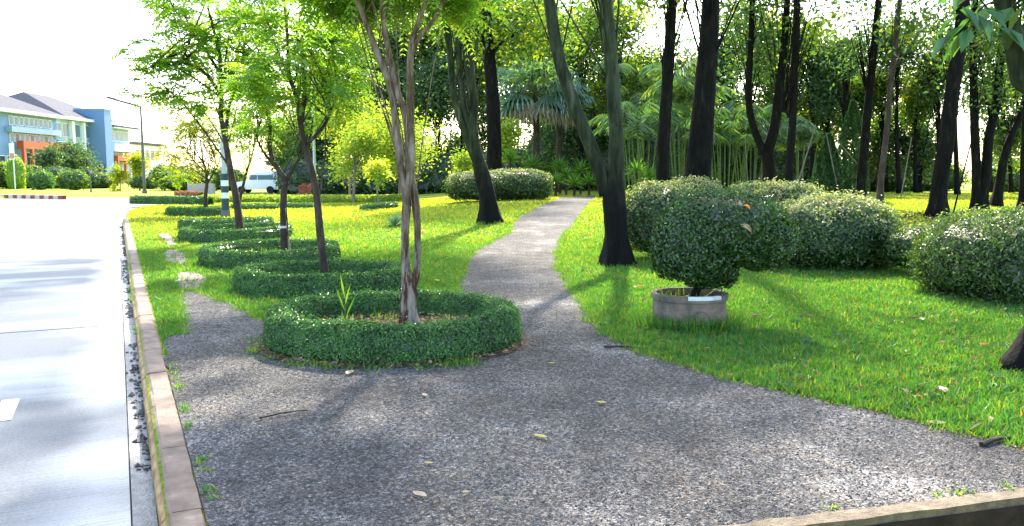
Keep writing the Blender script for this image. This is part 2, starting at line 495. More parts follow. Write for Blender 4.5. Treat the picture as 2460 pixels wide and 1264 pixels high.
def road_mat():
    """broom-finished concrete, wet in broad patches"""
    m, t, o = mat("wet_concrete")
    g = N(t, "ShaderNodeNewGeometry")
    mp = N(t, "ShaderNodeMapping"); mp.inputs["Rotation"].default_value = (0, 0, -TH)
    t.links.new(g.outputs["Position"], mp.inputs[0])
    mps = N(t, "ShaderNodeMapping"); mps.inputs["Scale"].default_value = (0.28, 0.9, 1)
    t.links.new(mp.outputs[0], mps.inputs[0])
    n = N(t, "ShaderNodeTexNoise"); n.inputs["Scale"].default_value = 1.0; n.inputs["Detail"].default_value = 5; n.inputs["Distortion"].default_value = 0.4
    t.links.new(mps.outputs[0], n.inputs[0])
    fine = N(t, "ShaderNodeTexNoise"); fine.inputs["Scale"].default_value = 60; fine.inputs["Detail"].default_value = 6
    t.links.new(mp.outputs[0], fine.inputs[0])
    mpb = N(t, "ShaderNodeMapping"); mpb.inputs["Scale"].default_value = (1.2, 55, 1)
    t.links.new(mp.outputs[0], mpb.inputs[0])
    br = N(t, "ShaderNodeTexNoise"); br.inputs["Scale"].default_value = 1.0; br.inputs["Detail"].default_value = 3
    t.links.new(mpb.outputs[0], br.inputs[0])
    col = ramp(t, [(0.3, (0.06, 0.066, 0.073)), (0.5, (0.085, 0.092, 0.10)), (0.75, (0.125, 0.131, 0.138))], fine.outputs["Fac"])
    # standing water: broad patches, and a strip that drains to the gutter
    sx = N(t, "ShaderNodeSeparateXYZ"); t.links.new(mp.outputs[0], sx.inputs[0])
    gu = N(t, "ShaderNodeMapRange"); gu.inputs[1].default_value = -0.55; gu.inputs[2].default_value = -0.18; gu.inputs[4].default_value = 0.22
    t.links.new(sx.outputs[0], gu.inputs[0])
    wa = N(t, "ShaderNodeMath", operation='ADD'); t.links.new(n.outputs["Fac"], wa.inputs[0]); t.links.new(gu.outputs[0], wa.inputs[1])
    wet = N(t, "ShaderNodeMapRange"); wet.inputs[1].default_value = 0.46; wet.inputs[2].default_value = 0.84
    t.links.new(wa.outputs[0], wet.inputs[0])
    ro = N(t, "ShaderNodeMapRange"); ro.inputs[3].default_value = 0.5; ro.inputs[4].default_value = 0.14
    t.links.new(wet.outputs[0], ro.inputs[0])
    sp = N(t, "ShaderNodeMapRange"); sp.inputs[3].default_value = 0.12; sp.inputs[4].default_value = 0.55
    t.links.new(wet.outputs[0], sp.inputs[0])
    p = N(t, "ShaderNodeBsdfPrincipled"); t.links.new(sp.outputs[0], p.inputs["Specular IOR Level"])
    t.links.new(col.outputs[0], p.inputs["Base Color"]); t.links.new(ro.outputs[0], p.inputs["Roughness"])
    bp = N(t, "ShaderNodeBump"); bp.inputs["Strength"].default_value = 0.25; bp.inputs["Distance"].default_value = 0.01
    t.links.new(br.outputs["Fac"], bp.inputs["Height"]); t.links.new(bp.outputs[0], p.inputs["Normal"])
    t.links.new(p.outputs[0], o.inputs[0])
    return m
G['road'] = road_mat()
G['joint'] = plain("dark_joint", (0.05, 0.048, 0.045), 0.8)
G['gutter'] = rough_mat("gutter_concrete", [(0.3, (0.085, 0.08, 0.072)), (0.5, (0.16, 0.153, 0.14)), (0.75, (0.27, 0.26, 0.24))], scale=12, bump=0.6, bscale=60, rough=0.5, spec=0.5)

def kerb_mat():
    m, t, o = mat("kerb_concrete")
    tc = N(t, "ShaderNodeTexCoord")
    g = N(t, "ShaderNodeNewGeometry")
    n = N(t, "ShaderNodeTexNoise"); n.inputs["Scale"].default_value = 6; n.inputs["Detail"].default_value = 9; n.inputs["Roughness"].default_value = 0.65
    t.links.new(g.outputs["Position"], n.inputs[0])
    a = ramp(t, [(0.25, (0.075, 0.045, 0.028)), (0.45, (0.16, 0.10, 0.065)), (0.62, (0.235, 0.16, 0.108)), (0.8, (0.42, 0.32, 0.22))], n.outputs["Fac"])
    n2 = N(t, "ShaderNodeTexNoise"); n2.inputs["Scale"].default_value = 9; n2.inputs["Detail"].default_value = 8
    t.links.new(g.outputs["Position"], n2.inputs[0])
    yl = ramp(t, [(0.3, (0.15, 0.08, 0.03)), (0.5, (0.33, 0.19, 0.05)), (0.7, (0.45, 0.32, 0.14))], n2.outputs["Fac"])
    # worn yellow paint on the road-side edge: across-kerb distance
    mp = N(t, "ShaderNodeVectorMath", operation='DOT_PRODUCT'); mp.inputs[1].default_value = (RR[0], RR[1], 0)
    t.links.new(g.outputs["Position"], mp.inputs[0])
    ad = N(t, "ShaderNodeMath", operation='MULTIPLY_ADD'); ad.inputs[1].default_value = 0.06
    t.links.new(n2.outputs["Fac"], ad.inputs[0]); t.links.new(mp.outputs["Value"], ad.inputs[2])
    mr = N(t, "ShaderNodeMapRange"); mr.inputs[1].default_value = KF + 0.070; mr.inputs[2].default_value = KF + 0.052
    t.links.new(ad.outputs[0], mr.inputs[0])
    mx = N(t, "ShaderNodeMix", data_type='RGBA')
    t.links.new(mr.outputs[0], mx.inputs[0]); t.links.new(a.outputs[0], mx.inputs[6]); t.links.new(yl.outputs[0], mx.inputs[7])
    p = N(t, "ShaderNodeBsdfPrincipled"); p.inputs["Roughness"].default_value = 0.75
    t.links.new(mx.outputs[2], p.inputs["Base Color"])
    bp = N(t, "ShaderNodeBump"); bp.inputs["Strength"].default_value = 0.5; bp.inputs["Distance"].default_value = 0.01
    n3 = N(t, "ShaderNodeTexNoise"); n3.inputs["Scale"].default_value = 70; n3.inputs["Detail"].default_value = 5
    t.links.new(g.outputs["Position"], n3.inputs[0]); t.links.new(n3.outputs["Fac"], bp.inputs["Height"])
    t.links.new(bp.outputs[0], p.inputs["Normal"])
    t.links.new(p.outputs[0], o.inputs[0])
    return m
G['kerb'] = kerb_mat()
G['paint_white'] = rough_mat("worn_road_paint", [(0.35, (0.45, 0.40, 0.33)), (0.5, (0.72, 0.68, 0.6)), (0.7, (0.82, 0.8, 0.75))], scale=14, rough=0.5, bump=0.2)
G['kerb_red'] = plain("red_kerb_paint", (0.35, 0.045, 0.03), 0.6, 0.3)
G['kerb_white'] = plain("white_kerb_paint", (0.62, 0.56, 0.48), 0.6, 0.2)
G['soil'] = rough_mat("bed_soil", [(0.3, (0.07, 0.045, 0.03)), (0.6, (0.16, 0.11, 0.075)), (0.8, (0.28, 0.21, 0.15))], scale=14, bump=1.0, bdist=0.04, rough=0.95)
G['mud'] = rough_mat("bare_earth", [(0.35, (0.06, 0.035, 0.02)), (0.5, (0.13, 0.085, 0.06)), (0.68, (0.27, 0.23, 0.2))], scale=5, bump=0.6, rough=0.7)
G['edging'] = rough_mat("edging_concrete", [(0.3, (0.08, 0.058, 0.034)), (0.55, (0.16, 0.12, 0.072)), (0.8, (0.25, 0.20, 0.125))], scale=10, bump=0.6, bscale=50, rough=0.8)
G['ditch'] = rough_mat("ditch_earth", [(0.3, (0.012, 0.008, 0.005)), (0.6, (0.035, 0.02, 0.013)), (0.8, (0.06, 0.045, 0.02))], scale=6, bump=0.8, rough=0.9)
G['pot'] = rough_mat("weathered_concrete", [(0.30, (0.05, 0.055, 0.038)), (0.42, (0.11, 0.10, 0.078)), (0.52, (0.19, 0.14, 0.105)), (0.62, (0.26, 0.185, 0.14)), (0.78, (0.36, 0.29, 0.22))], scale=4.2, bump=0.5, bscale=40, rough=0.85)
G['pot_white'] = rough_mat("whitewash", [(0.3, (0.5, 0.48, 0.46)), (0.6, (0.78, 0.76, 0.74))], scale=10, bump=0.3, rough=0.7)
G['wood'] = rough_mat("dark_stick", [(0.3, (0.02, 0.014, 0.01)), (0.7, (0.07, 0.05, 0.035))], scale=12, stretch=(1, 1, 1), bump=0.6, rough=0.85)
G['stake'] = rough_mat("pale_stake", [(0.3, (0.10, 0.09, 0.07)), (0.7, (0.22, 0.2, 0.16))], scale=6, bump=0.3, rough=0.8)
G['metal'] = plain("galvanised_metal", (0.42, 0.46, 0.50), 0.45, 0.08)
G['metal_dark'] = plain("weathered_post_metal", (0.11, 0.11, 0.11), 0.6, 0.15)
G['band_dark'] = plain("dark_teal_paint", (0.012, 0.045, 0.06), 0.4, 0.1)
G['band_white'] = plain("white_band_paint", (0.72, 0.74, 0.76), 0.5, 0.08)
G['blue'] = plain("blue_render", (0.13, 0.235, 0.42), 0.7, 0.06)
G['blue_pale'] = plain("pale_blue_render", (0.27, 0.40, 0.48), 0.7, 0.06)
G['white'] = plain("white_render", (0.75, 0.77, 0.78), 0.6, 0.05)
G['roof'] = rough_mat("grey_roof_tile", [(0.3, (0.07, 0.07, 0.08)), (0.7, (0.12, 0.12, 0.13))], scale=2, bump=0.3, bscale=9, spec=0.05, rough=0.9, stretch=(1, 1, 4))
G['orange'] = plain("orange_render", (0.42, 0.085, 0.02), 0.65, 0.1)
G['frame'] = plain("window_frame_white", (0.62, 0.68, 0.70), 0.5, 0.05)
G['redflag'] = plain("faded_red_print", (0.5, 0.22, 0.2), 0.6, 0.2)
G['tie'] = plain("pale_cloth_tie", (0.6, 0.58, 0.54), 0.8, 0.1)
G['tarwhite'] = plain("white_vehicle_paint", (0.78, 0.79, 0.80), 0.25, 0.03, spec=0.5)
G['tyre'] = plain("black_rubber", (0.015, 0.015, 0.016), 0.8, 0.2)
G['brickwall'] = plain("brown_low_wall", (0.30, 0.15, 0.09), 0.85, 0.25)
G['greywall'] = plain("grey_low_wall", (0.33, 0.32, 0.31), 0.85, 0.2)

def glass_mat(name, col, rough=0.08):
    m, t, o = mat(name)
    p = N(t, "ShaderNodeBsdfPrincipled")
    p.inputs["Base Color"].default_value = (*col, 1); p.inputs["Roughness"].default_value = rough
    p.inputs["Specular IOR Level"].default_value = 0.12
    t.links.new(p.outputs[0], o.inputs[0])
    return m
G['glass'] = glass_mat("window_glass", (0.10, 0.17, 0.20))
G['glass_dark'] = glass_mat("dark_window_glass", (0.035, 0.06, 0.085))

# ------------------------------------------------------------------ the ground sheet
VK = 32.5                    # where the near kerb ends and the side road opens
ROAD_POLY = [gp(p[0], p[1], -0.13)[:2] for p in [(312, 514), (345, 501), (400, 498), (480, 495), (585, 492.5), (585, 490.5), (480, 491), (400, 490), (318, 488), (318, 474), (150, 474), (0, 477)]]
x0, y0 = uv2xy(-40, 75); ROAD_POLY += [np.array([x0, y0])]
x0, y0 = uv2xy(-40, VK); ROAD_POLY += [np.array([x0, y0])]
x0, y0 = uv2xy(KF, VK); ROAD_POLY += [np.array([x0, y0])]
ROAD_POLY = np.array(ROAD_POLY)
E0, E1 = np.array([1.16, 3.50]), np.array([2.53, 3.87])      # back edge of the ditch edging
ED = (E1 - E0) / np.linalg.norm(E1 - E0)
EN = np.array([ED[1], -ED[0]])                                # towards the viewer

def ditch(x, y):
    s = (x - E0[0]) * EN[0] + (y - E0[1]) * EN[1]
    l = (x - E0[0]) * ED[0] + (y - E0[1]) * ED[1]
    return (s > 0.045) & (s < 0.9) & (l > -0.9)

def axis(segs):
    out = []
    for a, b, n in segs:
        out += list(np.linspace(a, b, n, endpoint=False))
    out.append(segs[-1][1])
    return np.array(out)

ua = axis([(-600, -60, 8), (-60, -8, 14), (-8, KF - 0.02, 10), (KF - 0.02, KF + 0.03, 1), (KF + 0.03, KB, 1), (KB, 5.2, 70), (5.2, 14, 34), (14, 60, 50), (60, 700, 14)])
va = axis([(-40, 0, 6), (0, 3.6, 45), (3.6, 10, 24), (10, 40, 60), (40, 90, 60), (90, 260, 24), (260, 1400, 10)])
UU, VV = np.meshgrid(ua, va, indexing='ij')
XX, YY = uv2xy(UU, VV)
ZZ = H(XX, YY)
ZZ = np.where((UU < KF + 0.01) & (VV < VK + 0.5), -0.32, ZZ)
ZZ = np.where(inside(ROAD_POLY, XX.ravel(), YY.ravel()).reshape(XX.shape), -0.32, ZZ)
ZZ = np.where(ditch(XX, YY), -0.7, ZZ)
nu, nv = UU.shape
Vg = np.stack([XX, YY, ZZ], -1).reshape(-1, 3)
ii, jj = np.meshgrid(np.arange(nu - 1), np.arange(nv - 1), indexing='ij')
b = (ii * nv + jj).ravel()
Fg = np.stack([b, b + nv, b + nv + 1, b + 1], 1)
obj('ground', Vg, Fg, G['lawn'], smooth=True, org=(0, 0, 0), kind='structure', label='mown green lawn rising gently towards the grove')

# ------------------------------------------------------------------ road: slabs with joints, gutter strip
road = empty('road', (*uv2xy(-3, 10), ROADZ), kind='structure', label='wet concrete road of large slabs along the kerb')
def uvbox(u0, u1, v0, v1, z0, z1):
    c = [uv2xy(u0, v0), uv2xy(u1, v0), uv2xy(u1, v1), uv2xy(u0, v1)]
    return np.array([(a[0], a[1], z0) for a in c] + [(a[0], a[1], z1) for a in c]), BOXF
V, F = uvbox(-16, KF - 0.02, -6, VK, -0.30, ROADZ - 0.035)
obj('joint_filler', V, F, G['joint'], road)
vj = [-6.4, 1.85, 10.1, 18.4, 26.7, VK]
uj = [-16, -8.0, -4.1, -0.0095]
for i in range(len(vj) - 1):
    for j in range(len(uj) - 1):
        g = 0.005
        bm = bmesh.new()
        V, F = uvbox(uj[j] + g, uj[j + 1] - g, vj[i] + g * 3, vj[i + 1] - g * 3, -0.25, ROADZ)
        vs = [bm.verts.new(v - ORG[road]) for v in V]
        for f in F: bm.faces.new([vs[k] for k in f])
        bmesh.ops.bevel(bm, geom=[e for e in bm.edges if all(v.co.z > -0.05 for v in e.verts)], offset=0.004, segments=1, affect='EDGES')
        me = bpy.data.meshes.new('slab'); bm.to_mesh(me); bm.free(); me.polygons.foreach_set('use_smooth', np.zeros(len(me.polygons), bool)); me.materials.append(G['road'])
        o = bpy.data.objects.new('slab', me); o.parent = road; COL.objects.link(o)
for i in range(len(vj) - 1):
    V, F = uvbox(-0.010, KF + 0.0, vj[i] + 0.01, vj[i + 1] - 0.01, -0.25, ROADZ - 0.004)
    obj('gutter_strip', V, F, G['gutter'], road)
# the junction beyond the kerb, one flat sheet
pl = [Vector((p[0], p[1])) for p in ROAD_POLY]
tri = geometry.tessellate_polygon([[Vector((p.x, p.y, 0)) for p in pl]])
obj('junction_pavement', np.array([(p.x, p.y, ROADZ + 0.001) for p in pl]), [tuple(t) if (pl[t[1]] - pl[t[0]]).cross(pl[t[2]] - pl[t[0]]) > 0 else tuple(reversed(t)) for t in tri], G['road'], road)
# worn markings and a repair strip on the slabs
def uvquad(pts, z):
    c = [uv2xy(*p) for p in pts]
    return np.array([(a[0], a[1], z) for a in c]), [(0, 1, 2, 3)]
for px, py, hw, hl in [(285, 700, 0.05, 1.3), (15, 985, 0.06, 0.30)]:
    g_ = gp(px, py, ROADZ); u_, v_ = g_[:2] @ RR, g_[:2] @ RD
    V, F = uvquad([(u_ - hw, v_ - hl), (u_ + hw, v_ - hl), (u_ + hw, v_ + hl), (u_ - hw, v_ + hl)], ROADZ + 0.004)
    obj('painted_dash', V, F, G['paint_white'], road, label='short worn pale paint dash on the wet slab')

# ------------------------------------------------------------------ kerb
kerb = empty('kerb', (*uv2xy(KF, 10), ROADZ), kind='structure', label='brown concrete kerb with worn yellow paint along the road')
prof = [(KF, -0.30), (KF, -0.055), (KF + 0.008, -0.03), (KF + 0.045, 0.006), (KF + 0.06, 0.012), (KB - 0.012, 0.012), (KB, 0.0), (KB, -0.30)]
v = -1.0; kk = 0
while v < VK - 0.3:
    L = 0.98
    v1 = min(v + L, VK)
    pts = []
    du, dz = rng.normal(0, 0.0015), rng.normal(0, 0.0015)
    k = len(prof)
    nseg = 5 if v < 14 else 2
    for s in range(nseg):
        vv = v + 0.006 + (v1 - v - 0.012) * s / (nseg - 1)
        for a, z in prof:
            x, y = uv2xy(a + du + (rng.normal(0, 0.0025) if z > -0.1 else 0), vv)
            pts.append((x, y, z + dz + (rng.normal(0, 0.002) if z > -0.1 else 0)))
    F = []
    for s in range(nseg - 1):
        for q in range(k - 1):
            F.append((s * k + q, s * k + q + 1, (s + 1) * k + q + 1, (s + 1) * k + q))
    F.append(tuple(range(k))); F.append(tuple((nseg - 1) * k + q for q in range(k - 1, -1, -1)))
    F = [tuple(reversed(f)) for f in F]
    obj('kerb_stone', np.array(pts), F, G['kerb'], kerb)
    v += L

# gutter rubble against the kerb
n = 900
vv = rng.uniform(1.5, 30, n) ** 1.0; uu = KF - np.abs(rng.normal(0, 0.035, n)) - 0.006
keep = (snoise(vv, uu * 0, 1.3, 2) > -0.25)
vv, uu = vv[keep], uu[keep]
n = len(vv)
OCT = np.array([(1, 0, 0), (0, 1, 0), (-1, 0, 0), (0, -1, 0), (0, 0, 1), (0, 0, -1)], float)
OCF = np.array([(0, 1, 4), (1, 2, 4), (2, 3, 4), (3, 0, 4), (1, 0, 5), (2, 1, 5), (3, 2, 5), (0, 3, 5)])
def stones(x, y, z, size, rnd, flat=0.6):
    n = len(x)
    a = rng.uniform(0, 6.28, n); ca, sa = np.cos(a), np.sin(a)
    S = OCT[None] * (1 + rng.normal(0, 0.22, (n, 6, 1)))
    S = S * size[:, None, None] * np.stack([np.ones(n), rng.uniform(0.6, 1, n), np.full(n, flat)], -1)[:, None, :]
    X = S[..., 0] * ca[:, None] - S[..., 1] * sa[:, None] + x[:, None]
    Y = S[..., 0] * sa[:, None] + S[..., 1] * ca[:, None] + y[:, None]
    Z = S[..., 2] + z[:, None]
    V = np.stack([X, Y, Z], -1).reshape(-1, 3)
    F = (OCF[None] + (np.arange(n) * 6)[:, None, None]).reshape(-1, 3)
    return V, F, np.repeat(rnd, 8)
xx, yy = uv2xy(uu, vv)
V, F, R = stones(xx, yy, np.full(n, ROADZ + 0.002), rng.gamma(2.2, 0.006, n) + 0.006, rng.beta(2.2, 1.6, n))
obj('gutter_rubble', V, F, G['pebble'], rnd=R, kind='stuff', label='loose grit and small stones lying in the gutter by the kerb')

# ------------------------------------------------------------------ gravel path
edge_r = [(1432, 475), (1405, 500), (1375, 540), (1352, 575), (1340, 610), (1345, 645), (1365, 680), (1395, 725), (1425, 765), (1450, 800), (1500, 835), (1560, 858), (1640, 882), (1740, 912), (1850, 935), (2000, 968), (2120, 995), (2220, 1020), (2330, 1045), (2460, 1082), (2700, 1120)]
edge_l = [(1348, 475), (1318, 488), (1285, 503), (1245, 525), (1222, 560), (1180, 582), (1135, 605), (1112, 640), (1100, 680), (1085, 715)]
left_lobe = [(640, 770), (590, 745), (540, 722), (490, 708), (440, 700), (422, 715), (430, 750), (440, 800), (405, 815), (400, 850)]
pts = []
for p in edge_r: pts.append(gp(*p)[:2])
pts += [np.array([4.5, 4.3]), E1 + ED * 1.8, E0 - ED * 0.9, E0 - ED * 0.9 + EN * 0.92, np.array([5.5, 2.0]), np.array([5.5, -1.5])]
pts += [np.array(uv2xy(KB, -1.0)), np.array(uv2xy(KB, 6.9))]
for p in reversed(left_lobe): pts.append(gp(*p)[:2])
pts += [np.array([-1.3, 8.7]), np.array([-0.6, 8.75])]
for p in reversed(edge_l): pts.append(gp(*p)[:2])
pts += [np.array([pts[-1][0] + 2.5, pts[-1][1] + 3.5]), np.array([pts[0][0] + 2.5, pts[0][1] + 0.8])]
PATH0 = np.array(pts)
# wobble the outline
out = []
for i in range(len(PATH0)):
    a, c = PATH0[i], PATH0[(i + 1) % len(PATH0)]
    L = np.linalg.norm(c - a); m = max(1, int(L / 0.13))
    straight = (i in range(len(edge_r) - 1, len(edge_r) + 7))
    for k in range(m):
        p = a + (c - a) * k / m
        if not straight:
            p = p + np.array([snoise(p[0], p[1], 3.1, 1), snoise(p[0], p[1], 3.7, 5)]) * 0.06 + rng.normal(0, 0.012, 2)
        out.append(p)
PATH = np.array(out)
gx, gy = np.meshgrid(np.arange(-4, 8, 0.5), np.arange(-1, 44, 0.6))
gx, gy = gx.ravel(), gy.ravel()
ok = inside(PATH, gx, gy)
cd = [Vector((p[0], p[1])) for p in PATH] + [Vector((a, c)) for a, c in zip(gx[ok], gy[ok])]
nP = len(PATH)
res = geometry.delaunay_2d_cdt(cd, [(i, (i + 1) % nP) for i in range(nP)], [], 1, 1e-4)
pv = np.array([(p.x, p.y) for p in res[0]])
pz = H(pv[:, 0], pv[:, 1]) + 0.012
obj('path', np.column_stack([pv, pz]), [tuple(f) for f in res[2]], G['gravel'], smooth=True, org=(0, 0, 0), kind='structure', label='grey gravel path widening into a forecourt by the kerb')
def not_in_ditch(x, y):
    return ~ditch(x, y)

# loose gravel on the path
n = 90000
yy = 2.8 + rng.random(n) ** 1.6 * 11
xx = rng.uniform(-1, 1, n) * (yy * 0.72 + 0.4)
ok = inside(PATH, xx, yy) & not_in_ditch(xx, yy) & ((xx * RR[0] + yy * RR[1]) > KB + 0.02)
xx, yy = xx[ok], yy[ok]; n = len(xx)
V, F, R = stones(xx, yy, H(xx, yy) + 0.013, np.clip(rng.gamma(2.6, 0.0014, n) + 0.002, 0, 0.012), rng.beta(1.5, 2.0, n), 0.65)
obj('gravel', V, F, G['pebble'], rnd=R, kind='stuff', label='loose grey pebbles strewn over the gravel path')

# concrete edging and the ditch behind it
V, F = prism(E0 - ED * 1.0, E1 + ED * 2.0, -0.10, -0.75, 0.016)
bm = bmesh.new(); vs = [bm.verts.new(p - np.array([E1[0], E1[1], 0])) for p in V]
for f in F: bm.faces.new([vs[i] for i in f])
bmesh.ops.recalc_face_normals(bm, faces=bm.faces)
bmesh.ops.subdivide_edges(bm, edges=[e for e in bm.edges if e.calc_length() > 2], cuts=30)
for q in bm.verts:
    if q.co.z > 0: q.co += Vector((rng.normal(0, .003), rng.normal(0, .003), rng.normal(0, .003)))
me = bpy.data.meshes.new('concrete_edging'); bm.to_mesh(me); bm.free(); me.polygons.foreach_set('use_smooth', np.zeros(len(me.polygons), bool)); me.materials.append(G['edging'])
o = bpy.data.objects.new('concrete_edging', me); o.location = (E1[0], E1[1], 0); COL.objects.link(o)
setp(o, 'tan concrete edging across the corner of the gravel forecourt', 'edging')
c4 = [E0 - ED * 1.0 + EN * 0.10, E1 + ED * 2 + EN * 0.10, E1 + ED * 2 + EN * 0.95, E0 - ED * 1.0 + EN * 0.95]
obj('ditch_bed', np.array([(p[0], p[1], -0.66) for p in c4]), [(0, 3, 2, 1)], G['ditch'], kind='structure', label='dark earth in the ditch behind the concrete edging')
V, F = prism(E0 - ED * 1.0 + EN * 0.102, E1 + ED * 2 + EN * 0.102, -0.012, -0.74, -0.02)
obj('ditch_bank', V, F, G['ditch'], kind='structure', label='dark wet earth face below the concrete edging')

# bare earth patches on the lawn strip beside the road
def patch(pxs, name, m, lift, label):
    P = np.array([gp(*p)[:2] for p in pxs])
    out = []
    for i in range(len(P)):
        a, c = P[i], P[(i + 1) % len(P)]
        for k in range(6):
            p = a + (c - a) * k / 6
            out.append(p + rng.normal(0, 0.03, 2))
    out = np.array(out)
    t3 = geometry.tessellate_polygon([[Vector((p[0], p[1], 0)) for p in out]])
    V = np.column_stack([out, H(out[:, 0], out[:, 1]) + lift])
    F = []
    for t in t3:
        a, c, d = out[t[0]], out[t[1]], out[t[2]]
        F.append(tuple(t) if np.cross(c - a, d - a) > 0 else (t[0], t[2], t[1]))
    obj(name, V, F, m, kind='structure', label=label)
    return out
MUDS = [patch([(425, 655), (470, 655), (505, 670), (485, 690), (450, 702), (425, 690)], 'bare_earth', G['mud'], 0.008, 'pale bare earth patch at the end of the gravel'),
        patch([(395, 600), (430, 600), (455, 622), (440, 636), (400, 630)], 'bare_earth', G['mud'], 0.008, 'worn muddy patch in the lawn strip by the kerb'),
        patch([(380, 562), (405, 562), (425, 588), (400, 592)], 'bare_earth', G['mud'], 0.008, 'small muddy patch farther along the lawn strip')]

# ------------------------------------------------------------------ hedge rings with trees
RINGS = []
def hedge_mesh(loop, closed, hw, h, nleaf, ls, dens_seed=0):
    """leafy hedge that follows a ground loop; returns V, F, rnd of leaf cards and the twiggy core"""
    loop = np.asarray(loop)
    m = len(loop)
    nxt = np.roll(loop, -1, 0) if closed else np.vstack([loop[1:], loop[-1] * 2 - loop[-2]])
    prv = np.roll(loop, 1, 0) if closed else np.vstack([loop[0] * 2 - loop[1], loop[:-1]])
    T = unit(nxt - prv); Nn = np.stack([T[:, 1], -T[:, 0]], 1)
    # core
    pr = [(-0.86, 0.0), (-0.86, 0.42), (-0.6, 0.74), (0, 0.9), (0.6, 0.74), (0.86, 0.42), (0.86, 0.0)]
    CV = []
    for i in range(m):
        gz = float(H(loop[i][0], loop[i][1]))
        for a, z in pr:
            CV.append((loop[i][0] + Nn[i][0] * a * hw * 0.9, loop[i][1] + Nn[i][1] * a * hw * 0.9, gz + z * h * 0.95))
    k = len(pr)
    CFc = []
    for i in range(m if closed else m - 1):
        i2 = (i + 1) % m
        for q in range(k - 1):
            CFc.append((i * k + q, i * k + q + 1, i2 * k + q + 1))
            CFc.append((i * k + q, i2 * k + q + 1, i2 * k + q))
    CV = np.array(CV); CFc = np.array(CFc)
    seg = np.linalg.norm(nxt - loop, axis=1)
    if not closed: seg[-1] = 0
    cum = np.concatenate([[0], np.cumsum(seg)])
    s = rng.uniform(0, cum[-1], nleaf)
    idx = np.clip(np.searchsorted(cum, s) - 1, 0, m - 1)
    f = (s - cum[idx]) / (seg[idx] + 1e-9)
    c = loop[idx] * (1 - f[:, None]) + nxt[idx] * f[:, None]
    nn = unit(Nn[idx] * (1 - f[:, None]) + Nn[(idx + 1) % m] * f[:, None])
    a = rng.uniform(-0.12, math.pi + 0.12, nleaf)                     # around the section
    ca, sa = np.cos(a), np.sin(a)
    ex = 0.68
    ox = np.sign(ca) * np.abs(ca) ** ex; oz = np.sign(sa) * np.abs(sa) ** ex
    bump = 1 + 0.07 * snoise(c[:, 0] * 3 + ca, c[:, 1] * 3 + sa * 2, 1.6, dens_seed) + rng.normal(0, 0.035, nleaf)
    bump = bump + np.where(rng.random(nleaf) < 0.045, rng.uniform(0.03, 0.22, nleaf), 0)
    P = np.column_stack([c + nn * (ox * hw * bump)[:, None], H(c[:, 0], c[:, 1]) + np.maximum(oz, 0.0) * h * bump + rng.uniform(0, 0.02, nleaf)])
    low = sa < 0.05
    P[low, 2] += rng.uniform(0, 0.4 * h, low.sum())
    Nrm = unit(np.column_stack([nn * ca[:, None], sa]))
    D = rdirs(nleaf); D = unit(D - Nrm * (D * Nrm).sum(1, keepdims=True) * 0.8 + Nrm * rng.uniform(0.0, 0.5, (nleaf, 1)))
    rnd = np.clip(0.45 + 0.2 * snoise(c[:, 0], c[:, 1], 4, dens_seed) + 0.22 * snoise(c[:, 0] + ca * 0.2, c[:, 1] + sa * 0.3, 11, dens_seed) + rng.normal(0, 0.22, nleaf), 0, 1)
    LV, LF, LR = leaf_cards(P - D * ls * 0.4, D, unit(Nrm + rdirs(nleaf) * 0.5), rng.uniform(0.7, 1.3, nleaf) * ls, rng.uniform(0.5, 0.75, nleaf) * ls, rnd)
    return cat_np([(CV, CFc, np.zeros(len(CFc))), (LV, LF, LR)])

